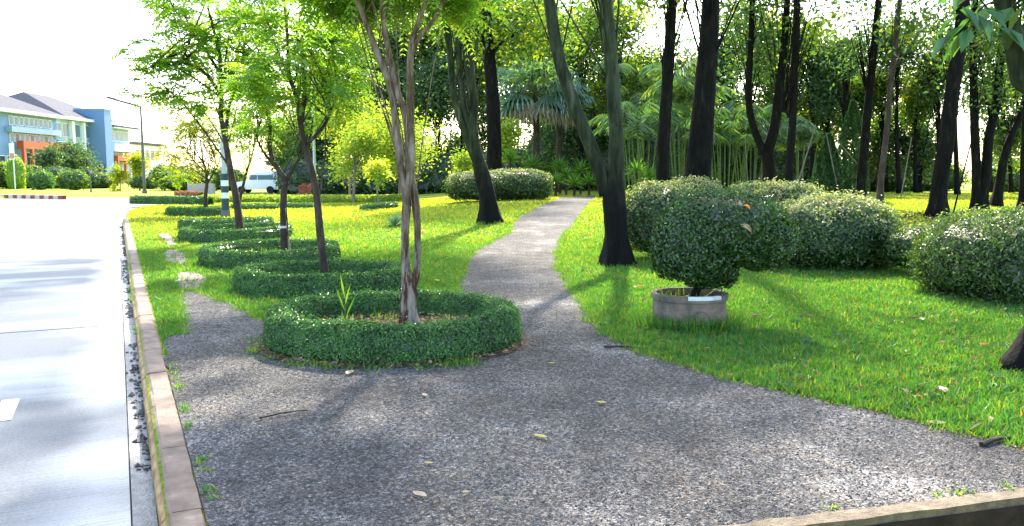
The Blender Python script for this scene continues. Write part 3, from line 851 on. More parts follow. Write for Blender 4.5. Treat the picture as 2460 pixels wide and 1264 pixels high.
def ring(pxl, pxr, yfront, yback, h, hw, nleaf, ls, label, group='clipped hedge rings along the road', bmin=0.8, name='hedge_ring'):
    f = gp((pxl + pxr) / 2, yfront)
    q = ray((pxl + pxr) / 2, yback); t = (h + H(f[0], f[1]) - CAMH) / q[2]; yb = q[1] * t
    b_ = max(bmin, (yb - f[1]) / 2)
    cy_ = f[1] + b_
    xl, xr = on(pxl, cy_)[0], on(pxr, cy_)[0]
    cx_, a_ = (xl + xr) / 2, (xr - xl) / 2
    b_ = min(b_, a_ * 1.05); cy_ = f[1] + b_
    th = np.linspace(0, 2 * math.pi, 96, endpoint=False)
    wob = 1 + 0.02 * np.sin(3 * th + pxl) + 0.015 * np.sin(5 * th + pxr)
    loop = np.column_stack([cx_ + (a_ - hw) * np.cos(th) * wob, cy_ + (b_ - hw) * np.sin(th) * wob])
    V, F, R = hedge_mesh(loop, True, hw, h, nleaf, ls, pxl * 0.01)
    base = np.array([cx_, cy_, float(H(cx_, cy_))])
    root = empty(name, base, label, 'hedge', group)
    obj('foliage', V, F, G['hedge'], root, rnd=R)
    # soil bed inside
    m = 48
    th = np.linspace(0, 2 * math.pi, m, endpoint=False)
    rr = [0.0, 0.5, 1.0]
    SV_ = [(cx_, cy_, base[2] + (0.13 if pxl == 640 else 0.06))]
    for r_ in rr[1:]:
        for t_ in th:
            SV_.append((cx_ + (a_ - hw) * math.cos(t_) * r_, cy_ + (b_ - hw) * math.sin(t_) * r_, base[2] + (0.135 if pxl == 640 else 0.065) - 0.05 * r_ ** 2 + rng.normal(0, 0.008)))
    SF = [(0, 1 + k, 1 + (k + 1) % m) for k in range(m)] + [(1 + k, 1 + m + k, 1 + m + (k + 1) % m, 1 + (k + 1) % m) for k in range(m)]
    obj('soil_bed', np.array(SV_), SF, G['soil'], root, smooth=True)
    if pxl == 640:      # bare earth showing under the hedge edge
        AV = [(cx_, cy_, base[2] + 0.017)] + [(cx_ + (a_ + 0.09 + rng.normal(0, 0.02)) * math.cos(t_), cy_ + (b_ + 0.09 + rng.normal(0, 0.02)) * math.sin(t_), base[2] + 0.017) for t_ in th]
        obj('soil_apron', np.array(AV), [(0, 1 + k, 1 + (k + 1) % m) for k in range(m)], G['soil'], root)
    RINGS.append((cx_, cy_, a_, b_, hw))
    return cx_, cy_, a_, b_, hw

R1 = ring(640, 1252, 882, 703, 0.315, 0.125, 56000, 0.024, 'nearest and largest round clipped hedge ring, bedded in the gravel', bmin=1.06)
R2 = ring(570, 985, 722, 636, 0.285, 0.12, 32000, 0.029, 'second clipped hedge ring from the gravel forecourt, round a slim leaning tree', bmin=1.02)
R3 = ring(490, 814, 650, 577, 0.285, 0.12, 22000, 0.033, 'third clipped hedge ring, round the tree with a pale tie on its trunk', bmin=1.05)
R4 = ring(447, 702, 584, 534, 0.28, 0.13, 13000, 0.042, 'fourth clipped hedge ring, overlapping the one behind it', bmin=1.05)
R5 = ring(430, 655, 555, 523, 0.28, 0.135, 9000, 0.048, 'fifth clipped hedge ring, mostly hidden behind the fourth')
R6 = ring(400, 550, 521, 497, 0.32, 0.15, 8000, 0.055, 'small far hedge ring beside the post with dark bands')
R7 = ring(865, 957, 504, 492, 0.22, 0.2, 4000, 0.06, 'low flat hedge ring under the thin yellow sapling', bmin=0.7)
R8 = ring(552, 668, 504, 491, 0.22, 0.2, 4000, 0.06, 'low flat hedge ring behind the banded post at the lawn edge', bmin=0.7)
R9 = ring(658, 765, 501, 489, 0.22, 0.2, 4000, 0.06, 'low flat hedge ring in front of the yellow border, behind the tied tree', bmin=0.7)

# ------------------------------------------------------------------ tree builder
def stem_point(stems, lo=0.45):
    s = stems[rng.integers(len(stems))]
    P = resample(s[0], 12)
    return P[int(rng.uniform(lo, 0.99) * 11)]

def broad_leaves(tips, per, sig, ls, asp=0.5, droop=0.25):
    n = len(tips) * per
    c = np.repeat(tips, per, 0)
    P = c + rng.normal(0, 1, (n, 3)) * np.array([sig, sig, sig * 0.7])
    D = rdirs(n) * np.array([1, 1, 0.6]) - np.array([0, 0, droop])
    Nn = unit(rdirs(n) + np.array([0, 0, 0.8]))
    cl = np.repeat(rng.normal(0.45, 0.2, len(tips)), per)
    rnd = np.clip(cl + rng.normal(0, 0.2, n), 0, 1)
    L = rng.uniform(0.65, 1.3, n) * ls
    return leaf_cards(P, D, Nn, L, L * asp, rnd)

def feather_leaves(tips, per, flen, npair, ls, axis_c):
    """sprays of drooping pinnate fronds radiating from each twig tip"""
    n = len(tips) * per
    c = np.repeat(tips, per, 0)
    out = c - axis_c; out[:, 2] = 0
    D0 = unit(unit(out) * 0.5 + rdirs(n) * np.array([1, 1, 0.35]))
    D0[:, 2] = D0[:, 2] * 1.3 + 0.15; D0 = unit(D0)
    L = rng.uniform(0.6, 1.2, n) * flen
    S = unit(np.cross(D0, np.array([0, 0, 1.0])))
    cl = np.repeat(rng.normal(0.42, 0.2, len(tips)), per) + rng.normal(0, 0.08, n)
    out = []
    for k in range(npair):
        t = (k + 1.5) / (npair + 1)
        P = c + D0 * (L * t)[:, None] + np.array([0, 0, -1.0]) * (L * 0.35 * t * t)[:, None]
        tang = unit(D0 - np.array([0, 0, 1.0]) * (0.7 * t))
        up = unit(np.cross(S, tang))
        w = math.sin(math.pi * min(1, 0.25 + 0.75 * t)) * 0.6 + 0.45
        for sg in (-1, 1):
            Dl = unit(tang * 0.55 + S * sg + rng.normal(0, 0.12, (n, 3)) - np.array([0, 0, 0.15]))
            l = ls * w * rng.uniform(0.8, 1.2, n)
            out.append(leaf_cards(P, Dl, up, l, l * 0.30, np.clip(cl + rng.normal(0, 0.1, n), 0, 1), fold=0.1))
    return cat_np(out)

def crown_tips(blobs):
    T = []
    for c, r, n in blobs:
        d = rdirs(n) * (rng.random((n, 1)) ** 0.45)
        T.append(np.asarray(c) + d * np.asarray(r))
    return np.concatenate(T)

def tree(name, label, base, stems, blobs, bark, leaf, kind='broad', per=30, sig=0.35, ls=0.12, asp=0.5, flen=0.5, npair=9,
         group=None, cat='tree', twigs=True, rough=0.06, flare=0.25, sides=10, trunkname='trunk', twig_r=0.009, droop=0.25, lo=0.45):
    root = empty(name, base, label, cat, group)
    parts = []
    for pts, r0, r1 in stems:
        parts.append(tube(pts, r0, r1, n=max(8, int(6 * len(pts))), sides=sides, rough=rough, flare=flare if abs(pts[0][2] - base[2]) < 0.3 else 0))
    tips = crown_tips(blobs) if blobs else np.zeros((0, 3))
    if twigs and len(tips):
        k = min(len(tips), 36)
        for t in tips[rng.permutation(len(tips))[:k]]:
            a = stem_point(stems, lo)
            if a[2] > t[2] + 0.2:
                a = stem_point(stems, lo * 0.6)
            d = t - a
            mid = a + d * 0.5 + np.array([0, 0, 0.12 * np.linalg.norm(d)]) + rng.normal(0, 0.05, 3) * np.linalg.norm(d)
            L = np.linalg.norm(d)
            parts.append(tube([a, mid, t], twig_r * (0.6 + 0.35 * L), twig_r * 0.35, n=5, sides=4, cap=False))
    V, F = cat_mesh(parts)
    obj(trunkname, V, F, bark, root, smooth=True)
    if len(tips):
        if kind == 'broad':
            LV, LF, LR = broad_leaves(tips, per, sig, ls, asp, droop)
        else:
            ctr = np.mean([np.asarray(c_) for c_, _, _ in blobs], 0)
            LV, LF, LR = feather_leaves(tips, per, flen, npair, ls, ctr)
        obj('crown', LV, LF, leaf, root, rnd=LR)
    return root

def st(Y, pts, dy=None):
    """stem polyline from picture points at depth Y (dy: depth drift towards the top)"""
    dy = dy if dy is not None else 0.0
    n = len(pts)
    return [at(p[0], p[1], Y + dy * i / max(1, n - 1)) for i, p in enumerate(pts)]

def bl(px, py, Y, rx, ry, n, rdepth=None):
    """crown lobe centred on a picture point, radii in picture pixels at that depth"""
    s = Y / FPX
    return (at(px, py, Y), (rx * s, (rdepth if rdepth else rx) * s, ry * s), n)

def based(P, dz=-0.02):
    P = [np.array(p) for p in P]
    P[0][2] = float(H(P[0][0], P[0][1])) + dz
    return P

# trees in the rings
Y1 = R1[1]
b1 = on(981, Y1, 0.14)
A1 = lambda *p: [at(a, c, Y1 + (p[k + 2] if False else 0)) for k, (a, c) in enumerate(p)]
s1 = [([b1 + np.array([0, 0, 0.02])] + A1((981, 740), (983, 695), (975, 640), (973, 560), (978, 480), (986, 420), (987, 330), (985, 200), (988, 110), (1010, 40), (1060, -90)), [0.088, 0.08, 0.076, 0.040, 0.038, 0.044, 0.042, 0.038, 0.033, 0.028, 0.022, 0.014], 0),
      (A1((986, 705), (1001, 650), (1003, 560), (1000, 490), (990, 430)), [0.045, 0.033, 0.031, 0.032, 0.030], 0),
      (A1((979, 490), (963, 410), (950, 290), (935, 200), (900, 110), (870, 30), (820, -90)), [0.036, 0.035, 0.033, 0.031, 0.028, 0.025, 0.017], 0),
      (A1((985, 420), (975, 290), (955, 220), (935, 130), (920, 40), (915, -90)), [0.026, 0.031, 0.031, 0.028, 0.024, 0.016], 0),
      (A1((986, 130), (1010, 85), (1040, 50), (1090, -40)), [0.028, 0.024, 0.02, 0.014], 0)]
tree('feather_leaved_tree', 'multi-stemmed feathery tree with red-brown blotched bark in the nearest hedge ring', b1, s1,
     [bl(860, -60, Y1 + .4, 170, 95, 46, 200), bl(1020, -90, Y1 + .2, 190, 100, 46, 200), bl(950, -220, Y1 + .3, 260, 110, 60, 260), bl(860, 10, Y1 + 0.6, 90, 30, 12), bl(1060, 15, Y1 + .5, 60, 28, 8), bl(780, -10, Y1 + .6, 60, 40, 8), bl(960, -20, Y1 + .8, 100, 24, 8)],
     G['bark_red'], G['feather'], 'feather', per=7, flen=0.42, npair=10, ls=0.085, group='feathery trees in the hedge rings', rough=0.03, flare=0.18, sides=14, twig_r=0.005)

Y2 = R2[1]
b2 = on(782, Y2)
tree('feather_leaved_tree', 'slim dark feathery tree leaning from the second hedge ring', b2,
     [([b2, at(778, 640, Y2), at(768, 550, Y2), at(758, 450, Y2), at(738, 370, Y2), at(722, 300, Y2), at(715, 240, Y2), at(695, 180, Y2), at(690, 80, Y2), at(680, -40, Y2)], 0.062, 0.016),
      ([at(722, 300, Y2), at(732, 220, Y2), at(725, 130, Y2 + .1), at(715, 70, Y2 + .1), at(745, -40, Y2 + .2)], 0.035, 0.014),
      ([at(735, 350, Y2), at(772, 310, Y2), at(790, 280, Y2), at(800, 255, Y2), at(820, 200, Y2 + .2)], 0.026, 0.012)],
     [bl(740, 175, Y2, 150, 85, 38), bl(690, 60, Y2 + .2, 140, 90, 38), bl(810, 120, Y2 + .3, 100, 120, 28), bl(620, 190, Y2, 60, 60, 12), bl(670, 240, Y2, 75, 35, 8), bl(830, 235, Y2, 60, 40, 7), bl(720, -80, Y2, 200, 90, 32)],
     G['bark_brown'], G['feather'], 'feather', per=6, flen=0.45, npair=9, ls=0.095, group='feathery trees in the hedge rings')

Y3 = R3[1]
b3 = on(682, Y3)
t3 = tree('feather_leaved_tree', 'low forked feathery tree with a pale tie around its trunk', b3,
     [([b3, at(683, 590, Y3), at(681, 520, Y3), at(682, 460, Y3), at(687, 435, Y3), at(670, 410, Y3), at(652, 375, Y3), at(648, 330, Y3), at(650, 300, Y3), at(640, 250, Y3), at(645, 180, Y3)], 0.075, 0.016),
      ([at(687, 437, Y3), at(700, 412, Y3), at(722, 375, Y3), at(745, 330, Y3 + .2), at(752, 280, Y3 + .2)], 0.04, 0.012),
      ([at(664, 402, Y3), at(640, 375, Y3), at(622, 345, Y3), at(612, 310, Y3)], 0.03, 0.01)],
     [bl(650, 270, Y3, 75, 45, 12), bl(745, 300, Y3 + .3, 40, 50, 7), bl(610, 300, Y3, 45, 40, 7), bl(640, 190, Y3 + .4, 80, 50, 12)],
     G['bark_brown'], G['feather'], 'feather', per=7, flen=0.45, npair=8, ls=0.10, group='feathery trees in the hedge rings')
tz = at(682, 545, Y3)
V, F = tube([tz + np.array([0, 0, -0.02]), tz + np.array([0, 0, 0.02])], 0.088, 0.088, n=2, sides=14)
obj('cloth_tie', V, F, G['tie'], t3, label='pale cloth tie wound around the trunk')
V, F = tube([b3 + np.array([0.12, -0.05, 0]), at(690, 545, Y3 - .05), at(687, 500, Y3 - .06)], 0.022, 0.018, n=5, sides=6)
obj('prop_stake', V, F, G['bark_red'], t3)

Y4 = R4[1]
b4 = on(576, Y4)
tree('feather_leaved_tree', 'wide-crowned feathery tree with reddish trunk in the fourth hedge ring', b4,
     [([b4, at(574, 530, Y4), at(566, 470, Y4), at(556, 420, Y4), at(545, 360, Y4), at(540, 330, Y4), at(530, 270, Y4), at(532, 200, Y4), at(525, 120, Y4), at(500, 20, Y4)], 0.10, 0.03),
      ([at(540, 320, Y4), at(560, 230, Y4), at(620, 170, Y4), at(640, 150, Y4 + .3)], 0.045, 0.015),
      ([at(533, 230, Y4), at(480, 165, Y4), at(410, 150, Y4), at(350, 165, Y4 - .3)], 0.045, 0.014),
      ([at(532, 180, Y4), at(470, 90, Y4), at(400, 40, Y4)], 0.04, 0.014)],
     [bl(400, 165, Y4, 95, 50, 28), bl(470, 100, Y4, 130, 60, 38), bl(450, 20, Y4 + .4, 110, 50, 32), bl(560, 40, Y4, 130, 75, 38), bl(560, 170, Y4 + .2, 120, 60, 35), bl(600, 100, Y4 - .3, 90, 70, 18), bl(400, 225, Y4 - .2, 70, 35, 12), bl(490, 250, Y4, 70, 45, 14), bl(590, 245, Y4, 60, 50, 11), bl(335, 130, Y4, 30, 30, 4), bl(500, -70, Y4, 150, 60, 24)],
     G['bark_brown'], G['feather'], 'feather', per=5, flen=0.66, npair=8, ls=0.165, group='feathery trees in the hedge rings', twig_r=0.016)

Y5 = R5[1]
b5 = on(573, Y5)
tree('feather_leaved_tree', 'thin feathery tree slanting right from the half-hidden fifth ring', b5,
     [([b5, at(575, 490, Y5), at(583, 450, Y5), at(595, 405, Y5), at(606, 370, Y5), at(612, 330, Y5), at(600, 280, Y5)], 0.055, 0.016)],
     [bl(600, 330, Y5, 55, 40, 8), bl(625, 290, Y5, 45, 40, 7), bl(580, 270, Y5, 50, 35, 7)],
     G['bark_brown'], G['feather'], 'feather', per=7, flen=0.55, npair=7, ls=0.16, group='feathery trees in the hedge rings')

Y6 = R6[1]
b6 = on(494, Y6)
tree('feather_leaved_tree', 'small yellow-green feathery tree in the far ring by the banded post', b6,
     [([b6, at(494, 470, Y6), at(497, 440, Y6), at(494, 410, Y6), at(487, 380, Y6), at(480, 330, Y6)], 0.085, 0.02),
      ([at(497, 440, Y6), at(520, 405, Y6), at(535, 360, Y6)], 0.04, 0.014), ([at(494, 415, Y6), at(465, 385, Y6), at(440, 350, Y6)], 0.035, 0.014)],
     [bl(450, 320, Y6, 60, 38, 14), bl(500, 300, Y6, 60, 40, 14), bl(430, 375, Y6, 40, 25, 7), bl(530, 350, Y6, 40, 30, 7), bl(465, 400, Y6, 30, 25, 4), bl(440, 425, Y6 + 3, 35, 30, 5)],
     G['bark_brown'], G['feather_yellow'], 'feather', per=7, flen=0.7, npair=7, ls=0.2, group='feathery trees in the hedge rings', twig_r=0.016)

# ------------------------------------------------------------------ grove: dark trunks by the path
def gtree(label, pts, Y, r0, r1, blobs, bark='bark_dark', leaf='mid', extra=(), per=46, sig=0.45, ls=0.17, name='tall_tree', group='tall dark-trunked trees of the grove', **kw):
    P = based(st(Y, pts))
    stems = [(P, r0, r1)] + [(st(Y, e[0]), e[1], e[2]) for e in extra]
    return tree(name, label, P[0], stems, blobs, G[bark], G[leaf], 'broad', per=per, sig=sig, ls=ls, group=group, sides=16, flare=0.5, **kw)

g1 = gp(1178, 536); YD1 = g1[1]
gtree('dark tree splitting into three grey-green stems, left of the gravel path', [(1178, 540), (1172, 480), (1155, 410), (1143, 360), (1135, 300), (1138, 250), (1128, 150), (1118, 30), (1120, -120), (1110, -280)], YD1, [0.25, 0.23, 0.2, 0.15, 0.125, 0.115, 0.11, 0.105, 0.1, 0.09], 0.10,
      [bl(1080, -150, YD1, 190, 110, 60), bl(1200, -130, YD1, 160, 110, 50), bl(1130, -300, YD1, 260, 120, 80), bl(1050, -10, YD1 + .5, 90, 40, 14)],
      bark='bark_green', extra=[([(1148, 400), (1120, 330), (1095, 250), (1085, 180), (1075, 70), (1040, -80), (1000, -240)], [0.1, 0.095, 0.09, 0.088, 0.08, 0.07, 0.05], 0.07), ([(1143, 350), (1120, 280), (1105, 190), (1100, 60), (1085, -60)], [0.09, 0.085, 0.08, 0.075, 0.06], 0.07)], ls=0.16, leaf='mid')
gtree('straight black trunk rising behind the domed hedge, with short side limbs', [(1188, 440), (1187, 350), (1184, 250), (1178, 170), (1172, 100), (1168, 0), (1160, -160)], 37.0, 0.36, 0.2,
      [bl(1180, 40, 37, 130, 70, 46), bl(1280, 90, 38, 90, 80, 36), bl(1110, 60, 38, 70, 80, 20), bl(1180, -80, 37, 200, 80, 60)],
      extra=[([(1180, 130), (1200, 108), (1230, 88), (1260, 70)], 0.09, 0.04), ([(1180, 130), (1160, 112), (1145, 90)], 0.08, 0.04)], ls=0.26, sig=0.6)
g3 = gp(1480, 637); YD3 = g3[1]
gtree('big black-based tree forking low into two green-grey stems, right of the path', [(1484, 640), (1480, 560), (1475, 480), (1478, 420), (1480, 330), (1472, 200), (1463, 80), (1455, -20), (1440, -200), (1430, -400)], YD3, [0.205, 0.19, 0.2, 0.14, 0.12, 0.115, 0.105, 0.1, 0.09, 0.07], 0.1,
      [bl(1330, -250, YD3, 260, 90, 46), bl(1480, -330, YD3, 280, 110, 40), bl(1250, -170, YD3 + 1, 150, 60, 22), bl(1400, -450, YD3, 300, 110, 50)],
      bark='bark_green', extra=[([(1455, 470), (1440, 410), (1410, 330), (1370, 230), (1340, 130), (1322, 20), (1300, -120), (1270, -280)], [0.11, 0.12, 0.115, 0.11, 0.105, 0.1, 0.085, 0.07], 0.08)], ls=0.14)
gtree('thickest black trunk in the middle of the grove, behind the pale shrub', [(1672, 480), (1678, 400), (1686, 300), (1694, 200), (1703, 80), (1708, -20), (1715, -250), (1720, -480)], 17.0, 0.285, 0.12,
      [bl(1720, -420, 17, 330, 110, 36), bl(1900, -330, 17, 160, 90, 10), bl(1560, -290, 17, 160, 90, 14)], ls=0.15)
gtree('slim black trunk left of the thickest trunk in the grove', [(1592, 470), (1593, 380), (1600, 250), (1608, 120), (1614, -10), (1618, -200)], 24.0, 0.20, 0.13,
      [bl(1590, -160, 24, 190, 100, 44), bl(1560, -20, 24.5, 110, 40, 16), bl(1660, -60, 25, 90, 40, 14)], ls=0.18)
gtree('forked black tree with a curving left limb in the middle grove', [(1848, 460), (1847, 400), (1845, 365), (1862, 300), (1870, 230), (1882, 130), (1890, 20), (1900, -150)], 28.0, 0.23, 0.09,
      [bl(1800, -40, 28, 110, 80, 30), bl(1900, -60, 28, 120, 80, 30), bl(1840, 90, 29, 70, 60, 18), bl(1790, 160, 29, 50, 60, 12)],
      extra=[([(1843, 375), (1825, 345), (1806, 290), (1798, 230), (1802, 140), (1806, 60), (1810, -100)], 0.14, 0.08)], leaf='dark', ls=0.2)
gtree('thin straight dark trunk right of the forked tree in the grove', [(1895, 465), (1897, 400), (1904, 300), (1908, 180), (1913, 60), (1918, -150)], 26.0, 0.14, 0.09,
      [bl(1920, -120, 26, 120, 80, 26), bl(1960, 60, 27, 50, 60, 10)], extra=[([(1903, 285), (1888, 270), (1872, 268)], 0.05, 0.02)], ls=0.18)
g8 = gp(2066, 492)
gtree('black leaning trunk left of a thin companion, beside the mulch', [(2065, 494), (2072, 400), (2083, 280), (2096, 150), (2108, 30), (2125, -150)], g8[1], 0.17, 0.10,
      [bl(2110, -160, g8[1], 150, 100, 16), bl(2040, 110, g8[1] + 1, 55, 60, 12), bl(2050, -20, g8[1] + .5, 80, 40, 12)], ls=0.17, leaf='dark')
g9 = gp(2113, 512)
gtree('thin brown leaning trunk beside the mulch at the shrub line', [(2112, 514), (2118, 420), (2130, 320), (2140, 200), (2152, 90), (2165, -30), (2185, -200)], g9[1], 0.095, 0.06,
      [bl(2190, -150, g9[1], 130, 90, 14), bl(2200, 60, g9[1] + 1, 70, 60, 12)], bark='bark_brown', ls=0.16)
g10 = gp(2252, 522)
gtree('stout black leaning trunk with moss-pale left edge on the right of the grove', [(2250, 525), (2258, 440), (2276, 330), (2288, 220), (2304, 110), (2315, 0), (2335, -200)], g10[1], 0.235, 0.15,
      [bl(2310, -170, g10[1], 200, 110, 20), bl(2240, 60, g10[1] + 1, 70, 50, 12), bl(2380, 80, g10[1] + 1, 60, 60, 12)], ls=0.17, leaf='dark')
g11 = gp(2345, 506)
gtree('pair of black trunks rising from one base near the right edge', [(2345, 508), (2346, 420), (2342, 320), (2340, 220), (2338, 120), (2345, -80)], g11[1], 0.15, 0.10,
      [bl(2350, 110, g11[1], 70, 70, 24), bl(2380, 200, g11[1], 50, 60, 16), bl(2360, -120, g11[1], 150, 100, 34)],
      extra=[([(2352, 500), (2368, 420), (2376, 330), (2395, 240), (2405, 120), (2415, -60)], 0.17, 0.10)], leaf='dark', ls=0.17)
g12 = gp(2393, 497)
gtree('dark trunk bending right towards the picture edge behind the right shrub', [(2392, 500), (2402, 440), (2412, 380), (2432, 320), (2450, 280), (2475, 180), (2490, 40)], g12[1], 0.16, 0.08,
      [bl(2450, 150, g12[1], 60, 90, 20), bl(2500, -50, g12[1], 130, 100, 30)], leaf='mid', ls=0.17)
gtree('black trunk cut by the right picture edge', [(2462, 500), (2464, 400), (2470, 250), (2480, 50), (2490, -150)], 24.0, 0.16, 0.10, [bl(2500, -60, 24, 120, 120, 26)], ls=0.17)

# near tree at the right edge: base in the lawn, a pale limb and broad leaves hanging into view
b14 = gp(2484, 893)
Y14 = b14[1]
rt = tree('broad_leaved_tree', 'near tree at the right edge with pale limb and large hanging leaves', b14,
     [([b14 - np.array([0, 0, 0.03]), b14 + np.array([0.10, 0.03, 0.5]), b14 + np.array([0.16, 0.05, 1.2]), at(2530, 250, Y14), at(2462, 190, Y14), at(2440, 110, Y14), at(2412, 10, Y14), at(2380, -120, Y14), at(2340, -260, Y14 + .3)], 0.13, 0.045)],
     [bl(2400, -260, Y14, 420, 110, 40), bl(2600, -120, Y14 + .5, 260, 150, 34)], G['bark_green'], G['bigleaf'], per=12, sig=0.25, ls=0.2, asp=0.55, flare=0.85, sides=16, cat="tree", lo=0.6)
lp = []
for px, py, k in [(2320, 70, 8), (2350, 20, 5), (2410, 60, 3), (2440, 20, 5), (2300, 20, 4)]:
    c = at(px, py, Y14 - 0.1)
    for q in range(k):
        a = rng.uniform(0, 6.28)
        D = np.array([[math.cos(a) * 0.8, math.sin(a) * 0.5, -0.75 + rng.normal(0, .25)]])
        lp.append(leaf_cards(np.array([c + rng.normal(0, 0.03, 3)]), D, np.array([[math.cos(a), math.sin(a) - .6, 1.0]]), 0.25, 0.11, np.array([rng.random()])))
V, F, R = cat_np(lp)
obj('hanging_leaves', V, F, G['bigleaf'], rt, rnd=R)
V, F = cat_mesh([tube([at(2412, 10, Y14), at(2370, 10, Y14 - .05), at(2320, 60, Y14 - 0.1)], 0.012, 0.005, n=6, sides=5), tube([at(2400, -30, Y14), at(2350, -20, Y14 - .05), at(2300, 15, Y14 - 0.1)], 0.012, 0.005, n=6, sides=5),
                 tube([at(2425, 50, Y14), at(2415, 55, Y14 - .05), at(2410, 62, Y14 - 0.1)], 0.01, 0.005, n=4, sides=5)])
obj('twigs', V, F, G['bark_brown'], rt)

# ------------------------------------------------------------------ clipped shrubs
def blob_leaves(c, r, nleaf, ls, power=2.6, seed=0.0, floor=None, bump=0.1, top_highlight=0.0):
    """leaf cards on the surface of a bumpy clipped mound with a twiggy core"""
    c = np.asarray(c, float); r = np.asarray(r, float)
    def radius(d):
        k = (np.abs(d[:, 0]) ** power + np.abs(d[:, 1]) ** power + np.abs(d[:, 2]) ** power) ** (-1 / power)
        return k * (1 + bump * snoise(d[:, 0] * 3 + d[:, 2] * 2, d[:, 1] * 3 - d[:, 2] * 1.5, 1.0, seed) + bump * 0.5 * snoise(d[:, 0] * 8 - d[:, 2] * 5, d[:, 1] * 8 + d[:, 2] * 6, 1.0, seed + 3))
    bm = bmesh.new()
    bmesh.ops.create_icosphere(bm, subdivisions=3, radius=1)
    CV = np.array([v_.co[:] for v_ in bm.verts]); CF_ = np.array([[v_.index for v_ in f.verts] for f in bm.faces]); bm.free()
    CV = c + CV * (radius(unit(CV)) * 0.88)[:, None] * r
    d = rdirs(nleaf)
    d = d[d[:, 2] > -0.75]; nleaf = len(d)
    shoot = np.where(rng.random(nleaf) < 0.05, rng.uniform(0.02, 0.13, nleaf), 0)
    P = c + d * (radius(d) * (1 + shoot + rng.normal(0, 0.035, nleaf) - np.abs(rng.normal(0, 0.04, nleaf))))[:, None] * r
    if floor is not None:
        CV[:, 2] = np.maximum(CV[:, 2], floor); P[:, 2] = np.maximum(P[:, 2], floor + 0.01)
    Nrm = unit(d / r)
    D = rdirs(nleaf); D = unit(D - Nrm * (D * Nrm).sum(1, keepdims=True) * 0.7 + Nrm * rng.uniform(0.0, 0.6, (nleaf, 1)))
    rnd = np.clip(0.45 + 0.25 * snoise(d[:, 0] * 4 + d[:, 2] * 3, d[:, 1] * 4, 1.5, seed) + rng.normal(0, 0.2, nleaf) + top_highlight * np.clip(Nrm[:, 2], 0, 1), 0, 1)  # upward leaves paler: sun highlights painted into the colour, beside pale new growth
    LV, LF, LR = leaf_cards(P - D * ls * 0.4, D, unit(Nrm + rdirs(nleaf) * 0.6), rng.uniform(0.6, 1.35, nleaf) * ls, rng.uniform(0.4, 0.65, nleaf) * ls, rnd)
    return cat_np([(CV, CF_, np.zeros(len(CF_))), (LV, LF, LR)])

def shrub(name, label, lobes, m, ls, dens, group=None, cat='shrub', power=2.6, top_highlight=0.0, bump=0.1):
    """lobes: (center xyz, radii); stands on the lawn"""
    base = np.array([lobes[0][0][0], lobes[0][0][1], float(H(lobes[0][0][0], lobes[0][0][1]))])
    root = empty(name, base, label, cat, group)
    ps = []
    for i, (c, r) in enumerate(lobes):
        area = 4 * math.pi * ((r[0] * r[1]) ** 1.6 / 3 + (r[0] * r[2]) ** 1.6 / 3 + (r[1] * r[2]) ** 1.6 / 3) ** (1 / 1.6)
        ps.append(blob_leaves(c, r, int(area * dens * 7 / ls ** 2), ls, power, i * 2.3 + c[0], floor=base[2], top_highlight=top_highlight, bump=bump))
    V, F, R = cat_np(ps)
    obj('foliage', V, F, G[m], root, rnd=R)
    st_ = []
    for k in range(4):
        a = rng.uniform(0, 6.28)
        st_.append(tube([base + np.array([math.cos(a) * 0.08, math.sin(a) * 0.08, -0.02]), np.asarray(lobes[0][0]) + np.array([math.cos(a) * 0.2, math.sin(a) * 0.2, 0])], 0.03, 0.015, n=4, sides=6))
    V, F = cat_mesh(st_)
    obj('stem', V, F, G['bark_brown'], root)
    return root

def lobe(pxl, pxr, ytop, ybase, Y, depth=None):
    """mound from its picture extents at depth Y"""
    a, b_ = at(pxl, ytop, Y), at(pxr, ytop, Y)
    gz = at((pxl + pxr) / 2, ybase, Y)[2]
    rx = (b_[0] - a[0]) / 2; rz = (a[2] - gz) / 2
    return ((a[0] + b_[0]) / 2, Y, gz + rz), (rx, depth or rx * 0.8, rz)

shrub('clipped_shrub', 'rounded clipped shrub between the black forked tree and the potted bush', [lobe(1492, 1690, 440, 620, 14.6), lobe(1560, 1760, 432, 600, 15.4)], 'shrub', 0.06, 0.75, 'clipped shrubs on the right lawn', top_highlight=0.5)
shrub('clipped_shrub', 'broad clipped shrub with sunlit white top behind the potted bush', [lobe(1850, 2155, 470, 668, 13.6), lobe(1790, 2010, 440, 640, 15.0), lobe(1730, 1900, 440, 620, 16.2), lobe(1960, 2130, 480, 640, 14.4)], 'shrub', 0.06, 0.75, 'clipped shrubs on the right lawn', top_highlight=0.5)
shrub('clipped_shrub', 'small low shrub in the gap between the two big clipped shrubs', [lobe(2135, 2290, 545, 650, 12.6)], 'shrub', 0.055, 0.75, 'clipped shrubs on the right lawn', top_highlight=0.3)
shrub('clipped_shrub', 'large clipped shrub cut off by the right picture edge', [lobe(2235, 2620, 508, 742, 10.5, 1.0), lobe(2350, 2650, 525, 755, 9.9, 0.6)], 'shrub', 0.05, 0.7, 'clipped shrubs on the right lawn', top_highlight=0.15)
shrub('domed_hedge', 'wide domed hedge with pale sunlit top at the end of the path', [lobe(1075, 1240, 412, 484, 33.5, 1.3), lobe(1160, 1322, 408, 484, 33.8, 1.3)], 'shrub', 0.10, 0.75, cat='hedge', power=3.2, top_highlight=0.45, bump=0.05)

